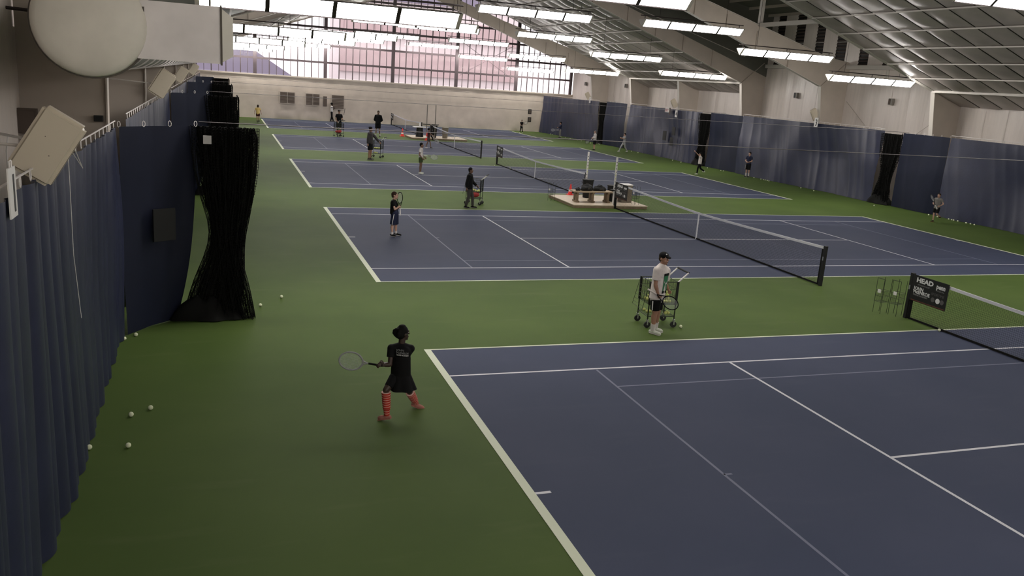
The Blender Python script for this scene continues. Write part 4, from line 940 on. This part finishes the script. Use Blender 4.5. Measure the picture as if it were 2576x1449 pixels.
# ================================================================ BALL CARTS
def make_cart():
    t = thing('ball_cart', 'x', 'cart'); w_, d_, h0, h1 = .56, .46, .50, .98     # basket
    f = MB()
    for x in (-w_/2, w_/2):
        for y in (-d_/2, d_/2):
            MB().tube((x, y, .16), (x, y, h1), .013, n=6).obj('leg', 'wire_green', t)
            k = MB(); k.tube((x, y-.014, .065), (x, y+.014, .065), .065, n=16); wh = k.obj('wheel', 'rubber', t)
            MB().b2((x-.012, y-.028, .06), (x+.012, y-.018, .17)).b2((x-.012, y+.018, .06), (x+.012, y+.028, .17)).b2((x-.02, y-.03, .16), (x+.02, y+.03, .175)).obj('caster_fork', 'chrome', wh)
            MB().b2((x-.02, y-.02, h0-.0), (x+.02, y+.02, h1+.01)).obj('corner_sleeve', 'black', t)
    mb = MB()
    for z in (h0, h0+.16, h0+.32, h1):
        mb.path([(-w_/2, -d_/2, z), (w_/2, -d_/2, z), (w_/2, d_/2, z), (-w_/2, d_/2, z)], .005 if z not in (h0, h1) else .008, n=4, closed=True)
    for k in range(13):
        x = -w_/2+w_*k/12
        for y in (-d_/2, d_/2): mb.tube((x, y, h0), (x, y, h1), .003, n=4)
        mb.tube((x, -d_/2, h0), (x, d_/2, h0), .003, n=4)
    for k in range(11):
        y = -d_/2+d_*k/10
        for x in (-w_/2, w_/2): mb.tube((x, y, h0), (x, y, h1), .003, n=4)
        mb.tube((-w_/2, y, h0), (w_/2, y, h0), .003, n=4)
    mb.obj('wire_basket', 'wire_green', t)
    mb = MB(); z = .24
    mb.path([(-w_/2, -d_/2, z), (w_/2, -d_/2, z), (w_/2, d_/2, z), (-w_/2, d_/2, z)], .010, n=4, closed=True)
    for k in range(1, 10): mb.tube((-w_/2+w_*k/10, -d_/2, z), (-w_/2+w_*k/10, d_/2, z), .003, n=4)
    for k in range(1, 7): mb.tube((-w_/2, -d_/2+d_*k/7, z), (w_/2, -d_/2+d_*k/7, z), .003, n=4)
    mb.obj('lower_rack', 'wire_green', t)
    mb = MB(); mb.path([(w_/2, -d_/2, h1), (w_/2+.20, -d_/2, h1+.20)], .015, n=6); mb.path([(w_/2, d_/2, h1), (w_/2+.20, d_/2, h1+.20)], .015, n=6); mb.obj('handle_arm', 'white_paint', t)
    MB().tube((w_/2+.20, -d_/2, h1+.20), (w_/2+.20, d_/2, h1+.20), .020, n=8).obj('handle_grip', 'black', t)
    mb = MB(); mb.path([(-w_/2-.03, -d_/2, h1-.05), (-w_/2-.14, -d_/2, .40), (-w_/2-.14, d_/2, .40), (-w_/2-.03, d_/2, h1-.05)], .005, n=4)
    for k in range(1, 7): mb.tube((-w_/2-.03-.11*k/7, -d_/2, h1-.05-.55*k/7), (-w_/2-.03-.11*k/7, d_/2, h1-.05-.55*k/7), .003, n=4)
    mb.obj('folded_lid', 'wire_green', t)
    return t
def ball_mesh(m):
    mb = MB(); mb.sphere((0, 0, 0), .0335, 14, 10); me = mb.mesh('felt_ball', m, smooth=True); return me
BM_ = {m: ball_mesh(m) for m in ('ball', 'ball_pale')}
def ball(label, p, group, m='ball_pale', cat='ball'):
    o = link('tennis_ball', BM_[m]); o.location = p; return tag(o, label, cat, group)
def heap(lab, base, rz, w_, d_, z, n, layers, sd, jit=.5, xo=0):
    rnd = random.Random(sd); R = Matrix.Rotation(rz, 3, 'Z'); c = 0
    for L in range(layers):
        nx, ny = int(w_/.071)-L, int(d_/.071)-L
        for i in range(nx):
            for j in range(ny):
                if c >= n or rnd.random() > jit+.1*L: continue
                x, y = (i-(nx-1)/2)*.071+xo, (j-(ny-1)/2)*.071
                ball(lab, Vector(base)+R@Vector((x+L*.02, y, z+.037+L*.058)), lab, 'ball'); c += 1
cart0 = make_cart()
g = G(1654, 806, .0)
carts = [((1647, 815), 'wheeled wire ball cart beside the coach in the white t-shirt', -.06, 115), ((1192, 513), 'wheeled wire ball cart pushed by the coach in the dark jacket', -.5, 24), ((948, 396), 'wheeled wire ball cart beside the coach in the grey hoodie', -.5, 18), ((852, 343.5), 'wheeled wire ball cart in front of the capped coach at the far court', -1.2, 10)]
for i, ((px, py), lab, rz, nb) in enumerate(carts):
    p = G(px, py, 0); c_ = cart0 if i == 0 else dup(cart0); c_.location = p; c_.rotation_euler = (0, 0, rz); c_.scale = (1.08, 1.08, 1.0) if i == 0 else (1, 1, 1); tag(c_, lab, 'cart', 'ball carts')
    sh = ['the nearest ball cart', 'the cart of the dark-jacketed coach', 'the cart of the coach in grey', 'the farthest ball cart'][i]
    heap('yellow tennis balls heaped in the basket of '+sh if i != 1 and i != 2 else 'yellow tennis balls in the basket of '+sh, p, rz, .50, .40, .505, nb, 5, i+3, .80 if i == 0 else .62)
    if i != 3: heap('tennis balls on the lower rack of '+sh, p, rz, .50, .40, .25, [12, 4, 6][i], 1, i+9, .33)
for (i, lab) in ((1, 'red ball bag lying on the lower rack of the second cart'), (3, 'red ball bag on the lower rack of the farthest cart')):
    p = G(*carts[i][0], 0); mb = MB(); mb.sphere((0, 0, 0), (.24, .18, .10), 14, 8); mb.sphere((.14, .05, .05), (.1, .1, .08), 10, 8)
    o = remesh(mb, 'ball_bag', 'red_net', .02, None, 2); o.location = p+Vector((-.03, 0, .36)); tag(o, lab, 'bag')
# wire racks and hoppers
def hopper(label, px, py, rz, s=1.0, z0=0.0):
    t = thing('ball_hopper', label, 'hopper', G(px, py, z0), rz, None); mb = MB(); w_, d_ = .24*s, .20*s
    for z in (.28*s, .42*s, .55*s): mb.path([(-w_/2, -d_/2, z), (w_/2, -d_/2, z), (w_/2, d_/2, z), (-w_/2, d_/2, z)], .004, n=4, closed=True)
    for k in range(7):
        x = -w_/2+w_*k/6
        for y in (-d_/2, d_/2): mb.tube((x, y, .28*s), (x, y, .55*s), .0025, n=3)
        mb.tube((x, -d_/2, .28*s), (x, d_/2, .28*s), .0025, n=3)
    mb.obj('wire_basket', 'wire_green', t)
    for y in (-d_/2, d_/2):
        MB().path([(-w_/2, y, 0), (-w_/2-.02, y, .85*s), ], .006, n=5).obj('leg', 'wire_green', t); MB().path([(w_/2, y, 0), (w_/2+.02, y, .85*s)], .006, n=5).obj('leg', 'wire_green', t)
    MB().tube((-w_/2-.02, -d_/2, .85*s), (-w_/2-.02, d_/2, .85*s), .007, n=5).obj('handle', 'wire_green', t)
    MB().b2((-w_/2-.02, -.03, .5*s), (-w_/2, .05, .58*s)).obj('label_plate', 'white_paint', t); return t
hopper('left wire ball hopper beside the nearest net post', 2212, 786, .2); hopper('right wire ball hopper beside the nearest net post', 2250, 792, .3)
hopper('wire ball hopper at the left corner of the wooden platform', 1386, 505, .3, .9)
hopper('wire ball hopper on the right edge of the wooden platform', 1597, 515, .2, .9, .13)
# ================================================================ PLATFORMS
def platform(label, x0, x1, y0, y1, h, m):
    t = thing('wooden_platform', label, 'platform', (x0, y0, 0)); n = 8; w_ = (y1-y0)/n
    MB().b2((.02, .02, .001), (x1-x0-.02, y1-y0-.02, h-.03)).obj('base_frame', 'wood_dark', t)
    for k in range(n): MB().b2((0, k*w_+.004, h-.03), (x1-x0, (k+1)*w_-.004, h)).obj('plank', m, t)
    return t
PH = .13
platform('low wooden platform with benches at the second net', 10.05, 13.40, 27.85, 30.75, PH, 'deck_wood')
def bench(label, c, rz, L=1.9):
    t = thing('wooden_bench', label, 'bench', c, rz, 'wooden benches')
    for k in range(3): MB().b2((-L/2, -.28+k*.19, .42), (L/2, -.10+k*.19, .47)).obj('seat_slat', 'wood', t)
    for x in (-L/2+.2, 0, L/2-.2):
        MB().b2((x-.05, -.15, .06), (x+.05, -.03, .42)).b2((x-.05, .05, .06), (x+.05, .17, .42)).obj('leg', 'wood_dark', t)
        MB().b2((x-.06, -.24, 0), (x+.06, .24, .07)).b2((x-.05, -.20, .36), (x+.05, .20, .42)).obj('foot_beam', 'wood_dark', t)
    return t
bench('wooden bench covered with black bags on the near platform', (11.2, 28.75, PH), 0, 1.8)
def bin_(label, c, m, s=1.0, lid=True, sq=False):
    t = thing('waste_bin', label, 'bin', c, 0, None); mb = MB()
    if sq: mb.b2((-.22*s, -.22*s, 0), (.22*s, .22*s, .72*s)); mb.obj('bin_body', m, t); MB().b2((-.235*s, -.235*s, .72*s), (.235*s, .235*s, .77*s)).obj('lid', 'white_paint', t)
    else:
        mb.tube((0, 0, 0), (0, 0, .70*s), .17*s, .22*s, n=24); mb.obj('bin_body', m, t); MB().tube((0, 0, .68*s), (0, 0, .72*s), .235*s, n=24).obj('rim', m, t)
    return t
bin_('tall black bin at the back of the near platform', G(1476, 497, PH), 'black', 1.1); bin_('grey square bin with pale lid on the near platform', G(1570, 508, PH), 'beige_bin', 1.0, sq=True)
bin_('black bin beside the banner post on the near platform', G(1537, 506, PH), 'black', .95)
def cone(label, p, s=1.0):
    t = thing('traffic_cone', label, 'cone', p, 0, None); MB().b2((-.15*s, -.15*s, 0), (.15*s, .15*s, .03*s)).obj('base', 'orange', t)
    MB().tube((0, 0, .03*s), (0, 0, .50*s), .105*s, .022*s, n=20).obj('cone_body', 'orange', t); MB().tube((0, 0, .16*s), (0, 0, .24*s), .086*s, .073*s, n=20).obj('label_band', 'white_paint', t); return t
cone('orange traffic cone on the platform beside the wooden bench', G(1434, 490, PH), .95)
def tube_pole(label, base, h, dots=9):
    t = thing('ball_tube_stand', label, 'stand', base, 0, 'tall white spotted ball tubes')
    MB().tube((0, 0, 0), (0, 0, h), .042, n=14).obj('tube', 'white_paint', t)
    for k in range(dots):
        z = h*.35+h*.62*k/dots; a = -1.9+(k % 2)*.25
        MB().sphere((.042*math.cos(a), .042*math.sin(a), z), (.018, .018, .024), 8, 6).obj('hole', 'ball' if k in (3, 4) else 'black', t)
    MB().b2((-.16, -.12, h*.30), (.16, .12, h*.32)).obj('tray', 'black', t); return t
q = PX(1472, 446, 1, 30.7); tube_pole('spotted white ball tube standing behind the near platform bins, left one', (q.x, 30.55, PH), 1.92)
q = PX(1546, 470, 1, 28.2); tube_pole('spotted white ball tube beside the platform banner post, right one', (q.x, 28.2, PH), 1.93)
def bag(label, c, sz, rz=0, m='black'):
    x, y, z = sz; mb = MB(); rnd = random.Random(int(x*1000)+int(z*100))
    mb.cap((-x*.36, 0, z*.30), (x*.34, .02, z*.34), z*.34, z*.38); mb.cap((-x*.30, y*.18, z*.5), (x*.1, y*.05, z*.62), z*.30, z*.26); mb.cap((x*.18, -y*.2, z*.25), (x*.40, y*.1, z*.2), z*.24, z*.2)
    mb.cap((-x*.42, -y*.1, z*.2), (-x*.5, y*.2, z*.15), z*.18, z*.14)
    mb.v = [(v[0]+.03*noise.noise(Vector(v)*9), v[1]+.03*noise.noise(Vector(v)*8+Vector((5, 0, 0))), max(0, v[2]+.03*noise.noise(Vector(v)*7))) for v in mb.v]
    t = thing('sports_bag', label, 'bag', c, rz); remesh(mb, 'bag_body', m, .016, t, 1)
    MB().path([(-x*.3, 0, z*.6), (-x*.12, -.03, z*.98), (x*.12, 0, z*.9), (x*.3, 0, z*.5)], .012, n=6).obj('strap', 'c_char', t)
    MB().box((x*.05, -y*.42, z*.35), (x*.3, .01, z*.22), .1).obj('pocket', 'c_dkgrey', t); return t
bag('black backpack slumped on the left of the platform bench', (10.95, 28.72, PH+.46), (.50, .30, .34), .2); bag('black sports bag on the middle of the platform bench', (11.55, 28.75, PH+.46), (.56, .30, .28), -.1)
bag('small dark bag at the left end of the platform bench', (10.55, 28.7, PH+.46), (.24, .2, .16), .4)
# far platform between fourth and farthest courts
F0, F1 = G(1017, 340, .1), G(1143, 356, .1)
fp = G(1036, 350, 0); y0_ = fp.y
platform('far wooden platform beside the farthest nets', fp.x, fp.x+4.4, y0_, y0_+2.6, .13, 'deck_wood')
t = thing('side_table', 'round-topped table on a black drum on the far platform', 'table', G(1055, 344, .13)); MB().tube((0, 0, 0), (0, 0, .72), .30, .24, n=20).obj('drum', 'black', t); MB().b2((-.5, -.35, .72), (.6, .35, .77)).obj('table_top', 'white_paint', t)
t2 = thing('bottle', 'white bottle standing on the far platform table', 'bottle', G(1055, 344, .13)+Vector((0, 0, .77))); MB().tube((0, 0, 0), (0, 0, .22), .06, n=12).tube((0, 0, .22), (0, 0, .32), .05, .02, n=12).obj('bottle_body', 'white_paint', t2)
bin_('brown waste bin stack on the right of the far platform', G(1119, 348, .13), 'beige_bin', 1.15); bin_('black bin in the middle of the far platform', G(1090, 346, .13), 'black', 1.3)
cone('orange cone left of the far platform', G(1012, 343, 0), 1.25); cone('orange cone in front of the far platform bins', Vector((11.38, 59.75, 0)), 1.25)
for (u_, v_, l) in ((1071, 322, 'thin pole standing left on the far platform'), (1092, 326, 'thin pole standing right on the far platform')):
    p = PX(u_+1, v_+26, 1, 60.55); p.z = .13; t = thing('thin_pole', l, 'pole', p); MB().tube((0, 0, 0), (0, 0, 2.5), .035, n=8).obj('pole', 'grey_box', t); MB().b2((-.3, -.03, 1.0), (.3, .03, 1.05)).obj('tray', 'black', t)
# ================================================================ BALLS ON THE FLOOR
B1 = [((708, 748), 'tennis ball on green floor, right of the pair beyond the near net heap'), ((655, 769), 'tennis ball on green floor just right of the near net heap'), ((342, 844), 'right one of two tennis balls at the near curtain corner'),
      ((313, 854), 'left one of two tennis balls at the near curtain corner'), ((379, 1029), 'right tennis ball of the pair on the left green floor, farther from camera'), ((330, 1046), 'left tennis ball of the pair on the left green floor, farther from camera'),
      ((323, 1124), 'right tennis ball of the nearest pair by the left curtain'), ((225, 1129), 'nearest tennis ball touching the left curtain'), ((2362, 832), 'tennis ball under the nearest net beside the sideline'), ((1712, 823), 'tennis ball on green floor in front of the nearest cart'), ((1244, 416), 'tennis ball at the foot of the third net post'), ((1283, 422), 'tennis ball behind the third net')]
for (p, l) in B1: ball(l, G(p[0], p[1]+2, .0)+Vector((0, 0, .0335)), 'single tennis balls on the floor')
ORD = ['leftmost', 'second', 'third', 'fourth', 'fifth', 'sixth', 'seventh', 'eighth', 'ninth', 'rightmost']
def cl(pts, lab):
    for k, (x, y) in enumerate(sorted(pts)):
        q = 'rightmost' if k == len(pts)-1 else ORD[k]
        ball(lab.replace('tennis balls', q+' tennis ball of the '+['', '', 'two', 'three', 'four', 'five', 'six', 'seven', 'eight', 'nine', 'ten'][len(pts)]), keep_in(G(x, y+1.2, 0), .08)+Vector((0, 0, .0335)), lab)
o3 = lambda L: [(1860+x*.278, 250+y*.278) for x, y in L]; o2 = lambda L: [(1380+x*.2019, 200+y*.2019) for x, y in L]
cl(o3([(1716,1026),(1793,1052),(1895,1072),(1925,1066),(1942,1068),(1980,1078),(2052,1098),(2058,1094),(2095,1104),(2130,1110)]), 'tennis balls behind the boy in the grey t-shirt')
cl(o3([(1218,962),(560,772),(677,792)]), 'tennis balls along the right curtain of the third court')
cl(o3([(134,687),(197,697),(220,705),(235,708),(255,709),(270,713)]), 'tennis balls right of the boy leaning by the curtain')
cl(o2([(1547,979),(1653,1000),(1978,1099),(2147,1134),(2180,1136)]), 'tennis balls behind the serving player')
cl(o2([(1033,875),(1115,895),(620,787),(635,792),(525,777)]), 'tennis balls near the striding player')
cl(o2([(22,672),(45,677),(155,687),(210,692),(270,720),(360,732),(410,737)]), 'tennis balls along the farthest blue curtain')
